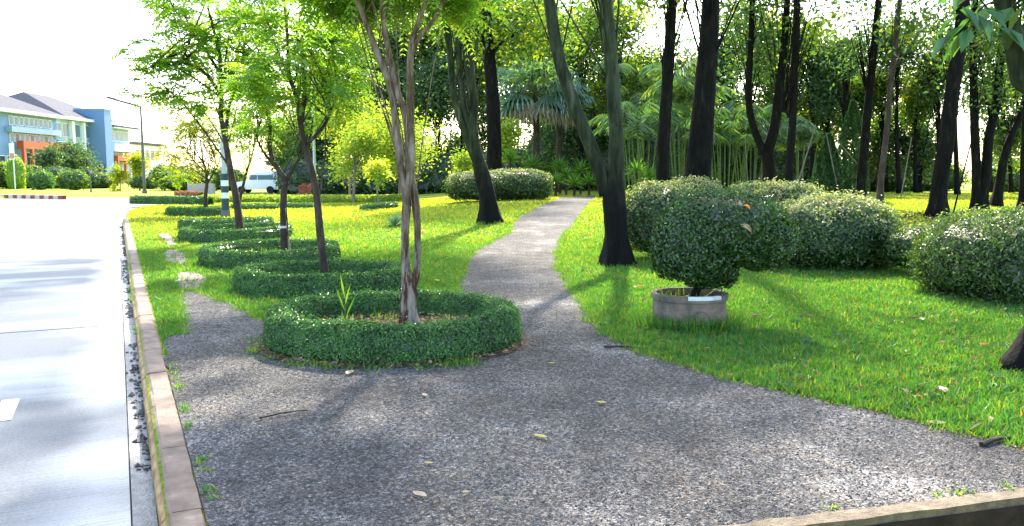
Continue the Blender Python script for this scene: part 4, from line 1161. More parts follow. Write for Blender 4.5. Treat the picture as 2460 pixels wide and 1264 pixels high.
# ------------------------------------------------------------------ potted bush
pf = gp(1658, 799); pr_ = 0.375; PY = pf[1] + pr_
pc = np.array([on(1658, PY)[0], PY, float(H(0, PY))])
pot = empty('planter', pc, 'round weathered concrete planter with a whitewashed strip on its rim', 'planter')
m = 40; th = np.linspace(0, 2 * math.pi, m, endpoint=False)
prof = [(0.375, -0.03), (0.372, 0.28), (0.372, 0.285), (0.39, 0.29), (0.392, 0.345), (0.383, 0.352), (0.345, 0.352), (0.338, 0.345), (0.335, 0.23)]
V = []
for r_, z in prof:
    for t_ in th:
        V.append(pc + np.array([math.cos(t_) * r_ * (1 + rng.normal(0, 0.003)), math.sin(t_) * r_ * (1 + rng.normal(0, 0.003)), z]))
F = []
for i in range(len(prof) - 1):
    for k in range(m):
        F.append((i * m + k, i * m + (k + 1) % m, (i + 1) * m + (k + 1) % m, (i + 1) * m + k))
obj('wall', np.array(V), F, G['pot'], pot, smooth=False)
V = [pc + np.array([0, 0, 0.30])] + [pc + np.array([math.cos(t_) * 0.337, math.sin(t_) * 0.337, 0.27 + rng.normal(0, 0.01)]) for t_ in th]
obj('soil', np.array(V), [(0, 1 + k, 1 + (k + 1) % m) for k in range(m)], G['soil'], pot, smooth=True)
# whitewashed strip on the rim facing the path, and the moulded arch on the side
V, F = [], []
aa = np.linspace(math.radians(-104), math.radians(-50), 14)
for t_ in aa:
    for r_, z in [(0.3945, 0.318), (0.3955, 0.343), (0.386, 0.3555), (0.347, 0.3555)]:
        V.append(pc + np.array([math.cos(t_) * r_, math.sin(t_) * r_, z]))
for i in range(len(aa) - 1):
    for q in range(3): F.append((i * 4 + q, i * 4 + 4 + q, i * 4 + 5 + q, i * 4 + 1 + q))
obj('rim_strip', np.array(V), F, G['pot_white'], pot, label='whitewashed strip along the rim')
arch = []
for t_ in np.linspace(0, math.pi, 12):
    ang = math.radians(-84) + math.cos(t_) * 0.30
    arch.append(pc + np.array([math.cos(ang) * 0.375, math.sin(ang) * 0.375, 0.05 + math.sin(t_) * 0.16]))
V, F = tube(arch, 0.006, 0.006, n=24, sides=6)
obj('moulded_arch', V, F, G['pot'], pot)

bush = empty('potted_bush', pc + np.array([0, 0, 0.28]), 'dark clipped bush leaning right over the round concrete planter', 'bush')
lob = [lobe(1572, 1760, 500, 688, PY - 0.05, 0.48), lobe(1588, 1892, 458, 652, PY, 0.52), lobe(1740, 1902, 500, 658, PY + 0.05, 0.42), lobe(1640, 1770, 600, 700, PY, 0.22)]
ps = []
for i, (c, r) in enumerate(lob):
    ps.append(blob_leaves(c, r, int(9000 if i < 3 else 2500), 0.045, 2.2, i * 1.7, floor=pc[2] + 0.5 if i < 3 else pc[2] + 0.36, bump=0.08))
V, F, R = cat_np(ps)
obj('foliage', V, F, G['topiary'], bush, rnd=R)
s0 = pc + np.array([0.03, 0, 0.25])
V, F = cat_mesh([tube([s0, at(1680, 680, PY), at(1690, 640, PY), at(1700, 580, PY)], 0.05, 0.03, n=8, sides=10, rough=0.1),
                 tube([at(1683, 690, PY), at(1740, 640, PY), at(1800, 610, PY)], 0.03, 0.015, n=6, sides=8), tube([at(1680, 690, PY), at(1640, 650, PY), at(1620, 610, PY)], 0.028, 0.014, n=6, sides=8)])
obj('stem', V, F, G['bark_dark'], bush, smooth=True)

# ------------------------------------------------------------------ background planting
def wood_tree(label, px, py, rx, ry, Y, leaf, n, ls, group, bark='bark_dark', r=0.14, per=70, lobes=3, name='wood_tree', lean=0):
    g = on(px + lean, Y)
    top = at(px, py - ry * 0.5, Y)
    blobs = []
    for k in range(lobes):
        blobs.append(bl(px + rng.uniform(-0.45, 0.45) * rx, py + rng.uniform(-0.45, 0.45) * ry, Y + rng.uniform(-0.6, 0.6), rx * rng.uniform(0.5, 0.8), ry * rng.uniform(0.45, 0.75), max(3, n // lobes)))
    s = Y / FPX
    mid = (g + top) / 2 + np.array([rng.normal(0, 0.15), 0, 0])
    return tree(name, label, g, [([g, mid, top], r, r * 0.3)], blobs, G[bark], G[leaf], 'broad', per=per, sig=0.55 * min(rx, ry) * s * 0.55, ls=ls, group=group, twig_r=0.02, sides=8)

WG = 'trees of the wood behind the grove'
# yellow saplings and trees across the lawn
YG = 'yellow-leaved trees at the far edge of the lawn'
wood_tree('left one of the yellow-green trees beyond the lawn, with twin pale stems', 848, 370, 60, 75, 46, 'yellow', 46, 0.20, YG, 'bark_pale', 0.09, name='yellow_tree')
wood_tree('largest golden-leaved tree beyond the lawn, behind the nearest trunk', 960, 340, 110, 85, 48, 'yellow', 90, 0.21, YG, 'bark_pale', 0.11, lobes=5, name='yellow_tree')
wood_tree('thin sapling with few yellow leaves in a low flat ring', 912, 405, 26, 45, R7[1], 'yellow', 16, 0.17, YG, 'bark_pale', 0.045, name='yellow_tree')
wood_tree('small golden tree behind the three-stemmed dark tree', 1120, 400, 36, 45, 44, 'yellow', 20, 0.2, YG, 'bark_pale', 0.06, name='yellow_tree')
wood_tree('golden-leaved tree right of the straight black trunk', 1215, 345, 38, 60, 43, 'yellow', 28, 0.2, YG, 'bark_pale', 0.06, name='yellow_tree')
wood_tree('tall airy yellow-green tree between the second ring tree and the golden trees', 840, 290, 60, 60, 52, 'feather_yellow', 40, 0.2, YG, 'bark_pale', 0.08, name='yellow_tree')
# dark wood from left to right
spec = [(745, 360, 55, 120, 62, 'dark'), (800, 300, 70, 150, 66, 'dark'), (880, 210, 90, 130, 62, 'mid'), (905, 420, 80, 60, 64, 'dark'), (980, 200, 90, 120, 64, 'mid'), (1030, 400, 80, 80, 60, 'dark'),
        (1060, 260, 90, 130, 58, 'dark'), (1110, 180, 80, 120, 60, 'mid'), (1130, 390, 70, 80, 62, 'dark'), (1230, 120, 100, 100, 56, 'mid'), (1330, 180, 90, 120, 60, 'mid'), (1400, 90, 110, 110, 54, 'mid'),
        (1390, 330, 100, 120, 56, 'dark'), (1440, 250, 80, 120, 58, 'mid'), (1520, 330, 80, 110, 60, 'dark'), (1560, 180, 80, 90, 54, 'mid'), (1650, 200, 80, 120, 58, 'dark'), (1640, 350, 90, 90, 60, 'dark'),
        (1740, 150, 60, 120, 48, 'dark'), (1760, 300, 70, 110, 52, 'dark'), (1850, 150, 70, 100, 50, 'dark'), (1870, 320, 70, 110, 54, 'dark'), (1950, 140, 60, 90, 46, 'mid'), (1960, 280, 60, 100, 50, 'mid'),
        (2030, 130, 50, 70, 44, 'dark'), (2060, 250, 60, 110, 48, 'mid'), (2130, 330, 70, 110, 50, 'dark'), (2160, 120, 70, 90, 44, 'dark'), (2200, 240, 60, 80, 46, 'mid'), (2210, 350, 60, 100, 48, 'dark'),
        (2300, 110, 80, 80, 42, 'mid'), (2430, 330, 60, 100, 46, 'mid'), (2500, 200, 90, 150, 44, 'mid'), (680, 330, 60, 70, 66, 'feather_yellow'), (700, 400, 50, 45, 60, 'mid'),
        (770, 200, 80, 120, 70, 'mid'), (860, 90, 100, 110, 66, 'mid'), (960, 90, 100, 110, 62, 'dark'), (1050, 110, 90, 110, 62, 'mid'), (1140, 60, 100, 100, 58, 'mid'), (1180, 280, 80, 110, 62, 'dark'), (940, 300, 90, 90, 68, 'dark'),
        (1290, 60, 100, 90, 52, 'mid'), (1470, 60, 90, 90, 50, 'mid'), (1330, 300, 80, 90, 64, 'dark'), (1490, 180, 80, 100, 52, 'mid'), (1580, 270, 80, 100, 56, 'mid'), (1700, 320, 70, 90, 50, 'dark'), (1810, 70, 70, 80, 46, 'mid'), (1900, 220, 60, 90, 48, 'mid'), (2000, 220, 60, 80, 46, 'dark'), (2110, 200, 60, 80, 46, 'mid'), (2250, 180, 50, 80, 44, 'dark'), (2380, 230, 60, 60, 46, 'dark')]
LM = [(690, 'the tied ring tree'), (770, 'the slim leaning ring tree'), (845, 'the twin-stemmed yellow tree'), (930, 'the golden tree'), (1000, 'the blotched nearest trunk'), (1075, 'the three-stemmed dark tree'), (1150, 'the straight black trunk'), (1240, 'the large fan palm'), (1340, 'the smaller fan palm'),
      (1410, 'the path-end rosettes'), (1470, 'the black forked tree'), (1540, 'the arching cane palm'), (1600, 'the slim black trunk'), (1690, 'the thickest black trunk'), (1760, 'the dense cane clump'), (1830, 'the middle forked tree'), (1905, 'the thin straight trunk'), (1975, 'the nearer conifer cone'), (2045, 'the taller conifer cone'),
      (2110, 'the thin brown leaning trunk'), (2180, 'the dark mulch'), (2250, 'the stout mossy trunk'), (2345, 'the paired black trunks'), (2410, 'the right-bending trunk'), (2500, 'the edge-cut trunk')]
def landmark(px):
    l = min(LM, key=lambda l: abs(l[0] - px))
    return ('left of ' if px < l[0] - 12 else 'right of ' if px > l[0] + 12 else 'behind ') + l[1]
TONE = {'dark': 'dark green', 'mid': 'yellow-flecked green', 'feather_yellow': 'pale yellow-green'}
for i, (px, py, rx, ry, Y, lf) in enumerate(spec):
    if px < 1250: Y = Y + 14
    hgt = 'high crown' if py < 130 else ('mid-height crown' if py < 260 else 'low crown')
    wood_tree('%s wood tree with its %s %s' % (TONE[lf], hgt, landmark(px)), px, py, rx, ry, Y, lf, int(40 * (rx * ry / 8000) ** 0.7) + 18, 0.26 * Y / 56, WG, per=105, lobes=4)
# dark undergrowth shrubs along the foot of the wood
UG = 'undergrowth shrubs at the foot of the wood'
for i, (px, Y, h, w, m) in enumerate([(730, 58, 1.6, 2.2, 'dark'), (800, 58, 1.5, 2.2, 'dark'), (870, 58, 1.4, 2.2, 'dark'), (940, 57, 1.6, 2.2, 'dark'), (1010, 56, 1.7, 2.2, 'dark'), (1080, 56, 1.8, 2.2, 'dark'), (1160, 58, 1.8, 2.4, 'dark'), (1240, 58, 2.2, 2.4, 'dark'),
                                      (1330, 56, 2.2, 2.2, 'mid'), (1400, 55, 2.6, 2.2, 'mid'), (1480, 54, 2.2, 2.2, 'mid'), (1550, 52, 2.0, 2.0, 'mid'), (1620, 50, 2.2, 2.0, 'dark'), (1700, 50, 1.8, 2.0, 'mid'), (1780, 52, 2.0, 2.0, 'dark'), (1860, 50, 1.6, 2.0, 'mid'), (1930, 50, 1.6, 2.0, 'dark'),
                                      (2110, 50, 1.6, 2.0, 'dark'), (2180, 52, 1.5, 2.0, 'dark'), (2240, 54, 1.2, 2.0, 'mid'), (2430, 50, 1.3, 2.2, 'mid')]):
    Y = Y + 12 if px < 1250 else Y + 2
    h = h + (1.0 if px < 1250 else 1.7 if px < 2050 else 0.6)
    g = on(px, Y)
    shrub('undergrowth_shrub', '%s undergrowth shrub of the wood %s' % ('dark' if m == 'dark' else 'mid-green', landmark(px)), [((g[0], g[1], g[2] + h * 0.5), (w, w * 0.7, h * 0.6))], m, 0.26, 0.5, UG, bump=0.2)

# fan palm
def fan_palm(px, py, Y, r, n, label):
    g = on(px, Y); c = at(px, py, Y)
    root = empty('fan_palm', g, label, 'palm', 'fan palms behind the domed hedge')
    V, F = tube([g, (g + c) / 2 + np.array([0.08, 0, 0]), c], 0.22, 0.16, n=10, sides=10, rough=0.1)
    obj('trunk', V, F, G['bark_brown'], root, smooth=True)
    ps, dry, pet = [], [], []
    for k in range(n):
        a = k * 2.399 + rng.normal(0, 0.2); el = rng.uniform(-0.5, 1.2)
        D = np.array([math.cos(a) * math.cos(el), math.sin(a) * math.cos(el), math.sin(el)])
        L = r * rng.uniform(0.42, 0.58)
        hub = c + D * L
        pet.append(tube([c, c + D * L * 0.5 + np.array([0, 0, 0.06]), hub], 0.03, 0.018, n=4, sides=4, cap=False))
        S = unit(np.cross(D, np.array([0, 0, 1.0]))); U = np.cross(S, D)
        nn = 16
        an = np.linspace(-1.9, 1.9, nn)
        Dd = np.cos(an)[:, None] * D + np.sin(an)[:, None] * S - np.array([0, 0, 0.45]) * rng.uniform(0.7, 1.3)
        ll = r * 0.55 * (0.75 + 0.25 * np.cos(an)) * rng.uniform(0.85, 1.15, nn)
        tgt = dry if el < -0.32 else ps
        tgt.append(leaf_cards(np.repeat(hub[None], nn, 0), Dd, np.repeat(U[None], nn, 0), ll, r * 0.075, np.clip(rng.normal(0.5, 0.25) + rng.normal(0, 0.12, nn), 0, 1), fold=0.15))
        e = np.repeat(hub[None], nn, 0) + unit(Dd) * ll[:, None] * 0.8
        tgt.append(leaf_cards(e, unit(Dd) - np.array([0, 0, 1.6]), np.repeat(U[None], nn, 0), ll * 0.45, r * 0.04, np.clip(rng.normal(0.5, 0.2, nn), 0, 1), fold=0.1))
    V, F = cat_mesh(pet); obj('petioles', V, F, G['cane'], root)
    V, F, R = cat_np(ps); obj('crown', V, F, G['palm'], root, rnd=R)
    if dry:
        V, F, R = cat_np(dry); obj('dead_fronds', V, F, G['palm_dry'], root, rnd=R, label='brown dead fronds hanging below the crown')
fan_palm(1285, 225, 46, 2.6, 44, 'large blue-green fan palm right of the straight black trunk')
fan_palm(1340, 245, 50, 2.2, 34, 'smaller fan palm just right of the large one')

# arching feather palms / bamboo-like cane clumps
def cane_clump(px, Y, h, ncane, spread, label, frond=1.6, name='cane_palm', nf=3):
    g = on(px, Y)
    root = empty(name, g, label, 'palm', 'cane palms in the grove')
    st_, ps = [], []
    for k in range(ncane):
        a = rng.uniform(0, 6.28); rr = spread * math.sqrt(rng.random())
        p0 = g + np.array([math.cos(a) * rr, math.sin(a) * rr, -0.02])
        hh = h * rng.uniform(0.7, 1.1)
        p1 = p0 + np.array([math.cos(a) * hh * 0.12, math.sin(a) * hh * 0.12, hh])
        st_.append(tube([p0, (p0 + p1) / 2 + np.array([0, 0, 0.0]), p1], 0.035, 0.022, n=6, sides=6, cap=False))
        for q in range(nf):
            b_ = rng.uniform(0, 6.28); el = rng.uniform(0.8, 1.4)
            D = np.array([math.cos(b_) * math.cos(el), math.sin(b_) * math.cos(el), math.sin(el)])
            S = unit(np.cross(D, np.array([0, 0, 1.0])))
            L = frond * rng.uniform(0.8, 1.35)
            m = 16
            t_ = np.linspace(0.12, 1, m)
            Pm = p1 + D * (L * t_)[:, None] - np.array([0, 0, 1.0]) * (L * 0.85 * t_ ** 2.2)[:, None]
            st_.append(tube([p1, Pm[m // 2], Pm[-1]], 0.012, 0.004, n=5, sides=3, cap=False))
            cl = rng.normal(0.5, 0.2)
            for sg in (-1, 1):
                Dl = unit(D * 0.5 + S * sg * 0.7 - np.array([0, 0, 0.9]))
                l = L * 0.32 * np.sin(math.pi * (0.15 + 0.8 * t_)) + 0.05
                ps.append(leaf_cards(Pm, np.repeat(Dl[None], m, 0) + rng.normal(0, 0.1, (m, 3)), np.repeat(np.cross(S, D)[None], m, 0), l, l * 0.13 + 0.015, np.clip(cl + rng.normal(0, 0.12, m), 0, 1), fold=0.1))
    V, F = cat_mesh(st_); obj('canes', V, F, G['cane'], root, smooth=True)
    V, F, R = cat_np(ps); obj('crown', V, F, G['areca'], root, rnd=R)
cane_clump(1545, 34, 3.6, 9, 0.6, 'arching cane palm left of the slim black trunk', 2.2)
cane_clump(1640, 36, 5.4, 8, 0.5, 'tall cane palm between the slim and the thickest trunks', 2.2)
cane_clump(1745, 36, 3.2, 14, 0.8, 'dense clump of green canes right of the thickest trunk', 1.9, nf=3)
cane_clump(1805, 38, 3.4, 12, 0.7, 'clump of canes behind the forked black tree', 1.9, nf=3)
cane_clump(1510, 44, 6.2, 7, 0.6, 'tallest arching cane palm behind the forked green-grey stems', 2.5)
cane_clump(1920, 40, 3.0, 8, 0.6, 'low cane palm right of the thin straight dark trunk', 1.8)

# rosette plants beside the path end
def rosette(px, py, Y, r, label, m='cycad', name='rosette_plant', group='spiky rosette plants at the end of the path', zmin=0.2):
    g = on(px, Y); c = at(px, py, Y); c[2] = max(c[2], g[2] + zmin)
    root = empty(name, g, label, 'plant', group)
    V, F = tube([g - np.array([0, 0, .02]), c], 0.07, 0.06, n=4, sides=8)
    obj('stem', V, F, G['bark_brown'], root)
    n = 46
    a = np.arange(n) * 2.399; el = np.linspace(1.4, -0.25, n) + rng.normal(0, 0.1, n)
    D = np.stack([np.cos(a) * np.cos(el), np.sin(a) * np.cos(el), np.sin(el)], 1)
    V, F, R = leaf_cards(np.repeat(c[None], n, 0), D, D * 0.0 + np.array([0, 0, 1.0]) + rdirs(n) * 0.3, r * rng.uniform(0.8, 1.15, n), r * 0.13, np.clip(rng.normal(0.5, 0.2, n), 0, 1), fold=0.2)
    obj('leaves', V, F, G[m], root, rnd=R)
for px, py, Y, r, label in [(1225, 385, 40, 0.75, 'tall spiky rosette above the domed hedge'), (1280, 400, 41, 0.7, 'spiky rosette just right of the domed hedge top'), (1345, 405, 42, 0.75, 'tallest spiky rosette in the middle of the path-end clump'), (1395, 412, 42, 0.75, 'spiky rosette at the upper right of the path-end clump'),
                            (1335, 440, 39, 0.65, 'low spiky rosette beside the domed hedge base'), (1380, 445, 39, 0.65, 'lime rosette low in the path-end clump'), (1415, 440, 40, 0.6, 'low rosette closest to the black forked tree'), (1300, 435, 40, 0.6, 'low spiky rosette touching the domed hedge'), (1360, 425, 41, 0.6, 'rosette half hidden behind the lime one'),
                            (1530, 415, 36, 0.7, 'spiky rosette right of the black forked tree'), (1560, 430, 32, 0.6, 'low rosette above the pale shrub')]:
    rosette(px, py, Y, r, label)

rosette(950, 546, gp(950, 546)[1], 0.42, 'blue-green grassy tuft on the lawn left of the nearest trunk', 'palm', 'grass_tuft', None, 0.04)

# clipped cypress cones and leaning stakes
def cypress(px, ytop, Y, w, label):
    g = on(px, Y); top = at(px, ytop, Y)[2]
    hh = top - g[2]
    root = empty('cypress', g, label, 'conifer', 'clipped conifer cones in the grove')
    V, F = tube([g - np.array([0, 0, .02]), g + np.array([0, 0, hh * 0.6])], 0.07, 0.03, n=5, sides=8)
    obj('trunk', V, F, G['bark_brown'], root)
    n = 5200
    t_ = rng.random(n) ** 1.4; a = rng.uniform(0, 6.28, n)
    prof_ = w * (1 - t_) ** 0.65 * np.minimum(1, t_ * 8 + 0.6) * (1 + 0.12 * np.sin(a * 7 + t_ * 9)) * (1 - np.abs(rng.normal(0, 0.12, n)))
    P = g + np.stack([np.cos(a) * prof_, np.sin(a) * prof_, 0.06 + t_ * hh], 1)
    D = np.stack([np.cos(a) * 0.4, np.sin(a) * 0.4, np.ones(n)], 1) + rng.normal(0, 0.3, (n, 3))
    LV, LF, LR = leaf_cards(P, D, np.stack([np.cos(a), np.sin(a), np.full(n, 0.3)], 1) + rdirs(n) * 0.5, 0.13, 0.07, np.clip(rng.normal(0.45, 0.22, n), 0, 1))
    obj('crown', LV, LF, G['cypress'], root, rnd=LR)
cypress(1985, 330, 30, 0.62, 'nearer dark clipped conifer cone behind the white-topped shrub')
cypress(2040, 250, 33, 0.75, 'taller dark clipped conifer cone behind the nearer one')
for a, b_, Y, label in [((1902, 455), (1960, 300), 29, 'pale leaning stake left of the nearer conifer cone'), ((2022, 440), (1985, 320), 29.5, 'pale stake leaning across the dark conifer cones'), ((2058, 392), (2005, 330), 29, 'short pale prop slanting against the black leaning trunk'),
                        ((2165, 440), (2190, 330), 34, 'thin pale stake right of the thin brown trunk'), ((2288, 470), (2336, 330), 22, 'dark prop leaning on the paired black trunks'), ((1800, 440), (1790, 330), 33, 'pale upright cane left of the forked black tree')]:
    g = at(*a, Y); g[2] = float(H(g[0], g[1])) - 0.03 if a[1] > 400 else g[2]
    V, F = tube([g, at(*b_, Y)], 0.024, 0.018, n=5, sides=8)
    obj('prop_stake', V, F, G['bark_dark' if 'dark prop' in label else 'stake'], label=label, cat='stake', group='props leaning among the grove trunks')

# mulch under the right trunks
mp_ = [gp(*p)[:2] for p in [(2110, 515), (2200, 512), (2300, 520), (2250, 540), (2180, 545), (2120, 535)]]
xy = np.array(mp_); n = 1400
px_ = rng.uniform(xy[:, 0].min() - .3, xy[:, 0].max() + .5, n * 3); py_ = rng.uniform(xy[:, 1].min() - 1.5, xy[:, 1].max(), n * 3)
P = np.column_stack([px_, py_, H(px_, py_) + 0.03])[:n]
V, F, R = leaf_cards(P, rdirs(n) * np.array([1, 1, 0.3]), np.tile([0, 0, 1.0], (n, 1)) + rdirs(n) * 0.5, 0.12, 0.06, rng.beta(1.2, 2.5, n))
obj('leaf_mulch', V, F, G['brown_leaf'], rnd=R, kind='stuff', label='dark leaf mulch under the leaning black trunks')

# ------------------------------------------------------------------ far hedges and borders across the road
def row_hedge(p, q, hw, h, nleaf, ls, m, label, name='low_hedge', group=None):
    p, q = np.array(p[:2]), np.array(q[:2])
    t_ = np.linspace(0, 1, 24)[:, None]
    loop = p * (1 - t_) + q * t_
    V, F, R = hedge_mesh(loop, False, hw, h, nleaf, ls, p[0])
    return obj(name, V, F, G[m], rnd=R, label=label, cat='hedge', **({'group': group} if group else {}))
row_hedge(gp(320, 490), gp(506, 493), 0.3, 0.42, 6000, 0.08, 'hedge', 'long low clipped hedge across the side road')
row_hedge(on(490, 49), on(985, 47), 0.9, 0.36, 14000, 0.11, 'yellow', 'bright yellow-green border hedge along the far lawn edge', 'border_hedge')
row_hedge(on(425, 64), on(484, 62), 0.3, 0.32, 1200, 0.12, 'red_flower', 'strip of red-orange flowers behind the low hedge', 'flower_bed')
row_hedge(on(720, 60), on(750, 60), 0.4, 0.8, 700, 0.15, 'red_flower', 'dull red-leaved shrub strip behind the yellow border', 'red_shrub_strip')

# ------------------------------------------------------------------ posts and lamps
def lamp_post(px, Y, h, arm, label, banded=False, arm_dir=-1, r=0.075, m='metal'):
    g = on(px, Y)
    root = empty('street_lamp', g, label, 'street lamp', 'street lamps')
    V, F = tube([g, g + np.array([0, 0, h])], r, r * 0.6, n=8, sides=14)
    obj('pole', V, F, G[m], root, smooth=True)
    V, F = tube([g - np.array([0, 0, 0.02]), g + np.array([0, 0, 0.25])], r * 1.7, r * 1.5, n=2, sides=12)
    obj('base', V, F, G['metal_dark'], root)
    if banded:
        z = 0.25
        for k, (dz, mm) in enumerate([(0.45, 'band_dark'), (0.22, 'band_white'), (0.24, 'band_dark'), (0.22, 'band_white'), (0.24, 'band_dark')]):
            V, F = tube([g + np.array([0, 0, z]), g + np.array([0, 0, z + dz - 0.003])], r * 1.28, r * 1.26, n=2, sides=16)
            obj('painted_band', V, F, G[mm], root)
            z += dz
    if arm:
        e = g + np.array([arm_dir * arm, 0, h + arm * 0.30])
        V, F = tube([g + np.array([0, 0, h - 0.05]), g + np.array([arm_dir * arm * 0.08, 0, h + 0.1]), e], r * 0.85, r * 0.7, n=8, sides=8)
        obj('arm', V, F, G[m], root, smooth=True)
        e2 = e + np.array([arm_dir * 0.75, 0, 0.12])
        c = [e + np.array([0, -0.16, -0.08]), e2 + np.array([0, -0.10, 0.0]), e2 + np.array([0, 0.10, 0.0]), e + np.array([0, 0.16, -0.08])]
        V = np.array(c + [p + np.array([0, 0, 0.22]) for p in c])
        obj('lamp_head', V, BOXF, G['metal_dark'], root)
    return root
lamp_post(347, 71, 7.4, 2.1, 'tall grey street lamp with an arm over the road', m='metal_dark', r=0.14)
lamp_post(541, R6[1] - 0.9, 7.8, 1.8, 'lamp post with dark and white bands by the far ring', banded=True, r=0.11)
lamp_post(757, 52, 8.0, 1.5, 'pale lamp post in front of the dark wood', r=0.1)
lamp_post(218, 76, 4.6, 0, 'thin dark post without an arm on the far verge', m='metal_dark', r=0.05)
gb = gp(37, 456)
sg = empty('banner_sign', gb, 'narrow white banner on a post by the far verge', 'sign')
V, F = tube([gb, gb + np.array([0, 0, 5.2])], 0.06, 0.05, n=4, sides=10); obj('post', V, F, G['white'], sg)
V, F = box(gb[0] - 0.35, gb[0] + 0.2, gb[1] - 0.09, gb[1] - 0.065, gb[2] + 3.3, gb[2] + 5.1); obj('panel', V, F, G['white'], sg)
V, F = box(gb[0] - 0.3, gb[0] + 0.15, gb[1] - 0.10, gb[1] - 0.092, gb[2] + 3.4, gb[2] + 4.0); obj('printed_patch', V, F, G['redflag'], sg)

# red and white far kerb
k0, k1 = on(-60, 60), gp(150, 474.5)
fk = empty('kerb', (*k1[:2], 0), kind='structure', label='red and white painted kerb on the far side of the road')
k0 = gp(-80, 470.5); nb = 22
for i in range(nb):
    a = k0[:2] + (k1[:2] - k0[:2]) * i / nb; c = k0[:2] + (k1[:2] - k0[:2]) * (i + 0.985) / nb
    V, F = prism(a, c, 0.3, -0.25, 0.14)
    obj('kerb_block', V, F, G['kerb_red' if i % 2 else 'kerb_white'], fk, label='red painted block' if i % 2 else 'white painted block')

# white van beyond the lawn
vb = on(622, 72)
van = empty('parked_van', vb, 'white van parked beyond the yellow border behind the ring trees', 'van')
sec = [(-1.9, 0.35, 0.75), (-1.75, 0.35, 0.98), (-0.95, 0.35, 1.12), (-0.35, 0.35, 1.75), (0.2, 0.35, 1.92), (1.4, 0.35, 1.9), (1.85, 0.35, 1.6), (1.95, 0.35, 1.0)]
V, F = [], []
for x, z0, z1 in sec:
    for y, z in [(-0.85, z0), (-0.88, (z0 + z1) / 2), (-0.72, z1), (0.72, z1), (0.88, (z0 + z1) / 2), (0.85, z0)]:
        V.append(vb + np.array([x, y, z]))
for i in range(len(sec) - 1):
    for q in range(6):
        F.append((i * 6 + q, i * 6 + (q + 1) % 6, i * 6 + 6 + (q + 1) % 6, i * 6 + 6 + q))
F += [tuple(range(5, -1, -1)), tuple((len(sec) - 1) * 6 + q for q in range(6))]
obj('body', np.array(V), [tuple(reversed(f)) for f in F], G['tarwhite'], van)
for x in (-1.25, 1.25):
    for y in (-0.86, 0.86):
        V, F = tube([vb + np.array([x, y - 0.1, 0.32]), vb + np.array([x, y + 0.1, 0.32])], 0.32, 0.32, n=2, sides=16); obj('wheel', V, F, G['tyre'], van)
for x0_, x1_ in ((-0.55, 0.1), (0.2, 1.5)):
    V, F = box(vb[0] + x0_, vb[0] + x1_, vb[1] - 0.91, vb[1] - 0.80, vb[2] + 1.2, vb[2] + 1.6); obj('window', V, F, G['glass'], van)
V, F = prism(on(450, 67), on(512, 66), 0.25, -0.05, 0.9)
obj('low_wall', V, F, G['greywall'], label='short grey wall behind the far ring and flower strip', cat='wall')

# ------------------------------------------------------------------ the blue building
BX = -77.0
bl_root = empty('campus_building', (BX, 120, 0), 'long blue building with grey roofs, a tower and orange porches', 'building')
def bpart(name, x0, x1, y0, y1, z0, z1, m, parent=None, label=None):
    V, F = box(x0, x1, y0, y1, z0, z1)
    return obj(name, V, F, G[m], parent or bl_root, **({'label': label} if label else {}))
def dpx(px, X=BX):
    return -X * FPX / (CXP - px) * 0.9965
wA = bpart('wall', BX - 16, BX, 96, 139, -0.1, 11.3, 'blue')
bpart('wall', BX - 18, BX - 0.4, 139.01, 156, -0.1, 11.2, 'blue_pale')
def hip_roof(x0, x1, y0, y1, ze, rx, ra, rb, zr, over=1.2):
    V = np.array([(x0 - over, y0 - over, ze), (x1 + over, y0 - over, ze), (x1 + over, y1 + over, ze), (x0 - over, y1 + over, ze), (rx, ra, zr), (rx, rb, zr)])
    F = [(0, 1, 4), (1, 2, 5, 4), (2, 3, 5), (3, 0, 4, 5), (0, 3, 2, 1)]
    r = obj('roof', V, F, G['roof'], bl_root)
    V, F = box(x0 - over - 0.05, x1 + over + 0.05, y0 - over - 0.05, y1 + over + 0.05, ze - 0.5, ze - 0.02)
    obj('fascia', V, F, G['white'], r)
hip_roof(BX - 16, BX, 96, 138, 11.6, BX - 8, 104, 132, 15.7)
hip_roof(BX - 20, BX - 0.4, 141.5, 160, 11.7, BX - 10, 147, 155, 16.4)
def window(y0, y1, z0, z1, X=BX, dark=False, parent=None):
    w = bpart('window', X + 0.003, X + 0.10, y0, y1, z0, z1, 'frame', parent)
    V, F = box(X + 0.06, X + 0.125, y0 + 0.12, y1 - 0.12, z0 + 0.1, z1 - 0.1)
    obj('pane', V, F, G['glass_dark' if dark else 'glass'], w)
ys = np.linspace(125.6, 137.5, 10)
for i in range(9): window(ys[i] + 0.12, ys[i + 1] - 0.12, 9.3, 10.7)
bpart('balcony_band', BX + 0.001, BX + 0.9, 125.0, 138.6, 8.2, 9.1, 'blue_pale')
for i in range(9): window(ys[i] + 0.10, ys[i + 1] - 0.10, 6.7, 8.1, dark=(i % 3 == 1))
for y_ in (117.5, 120.5): window(y_, y_ + 1.4, 9.2, 10.6)
for y_ in (117.5, 120.5): window(y_, y_ + 1.4, 6.0, 7.4)
for i in range(5): window(115 + i * 2.4, 117.0 + i * 2.4, 1.0, 4.6, dark=True)
for i in range(4): window(129.6 + i * 2.2, 131.4 + i * 2.2, 0.8, 5.2, dark=True)
bpart('porch_beam', BX + 0.95, BX + 2.0, 125.9, 138.8, 5.7, 6.9, 'orange')
for y_ in (125.9, 128.1, 132.4, 136.6): bpart('porch_post', BX + 1.55, BX + 1.99, y_ + 0.01, y_ + 0.55, 0, 5.7, 'orange')
bpart('pilaster', BX - 0.399, BX + 0.2, 143.6, 144.4, 0, 11.0, 'white'); bpart('pilaster', BX - 0.399, BX + 0.2, 147.4, 148.0, 0, 11.0, 'white')
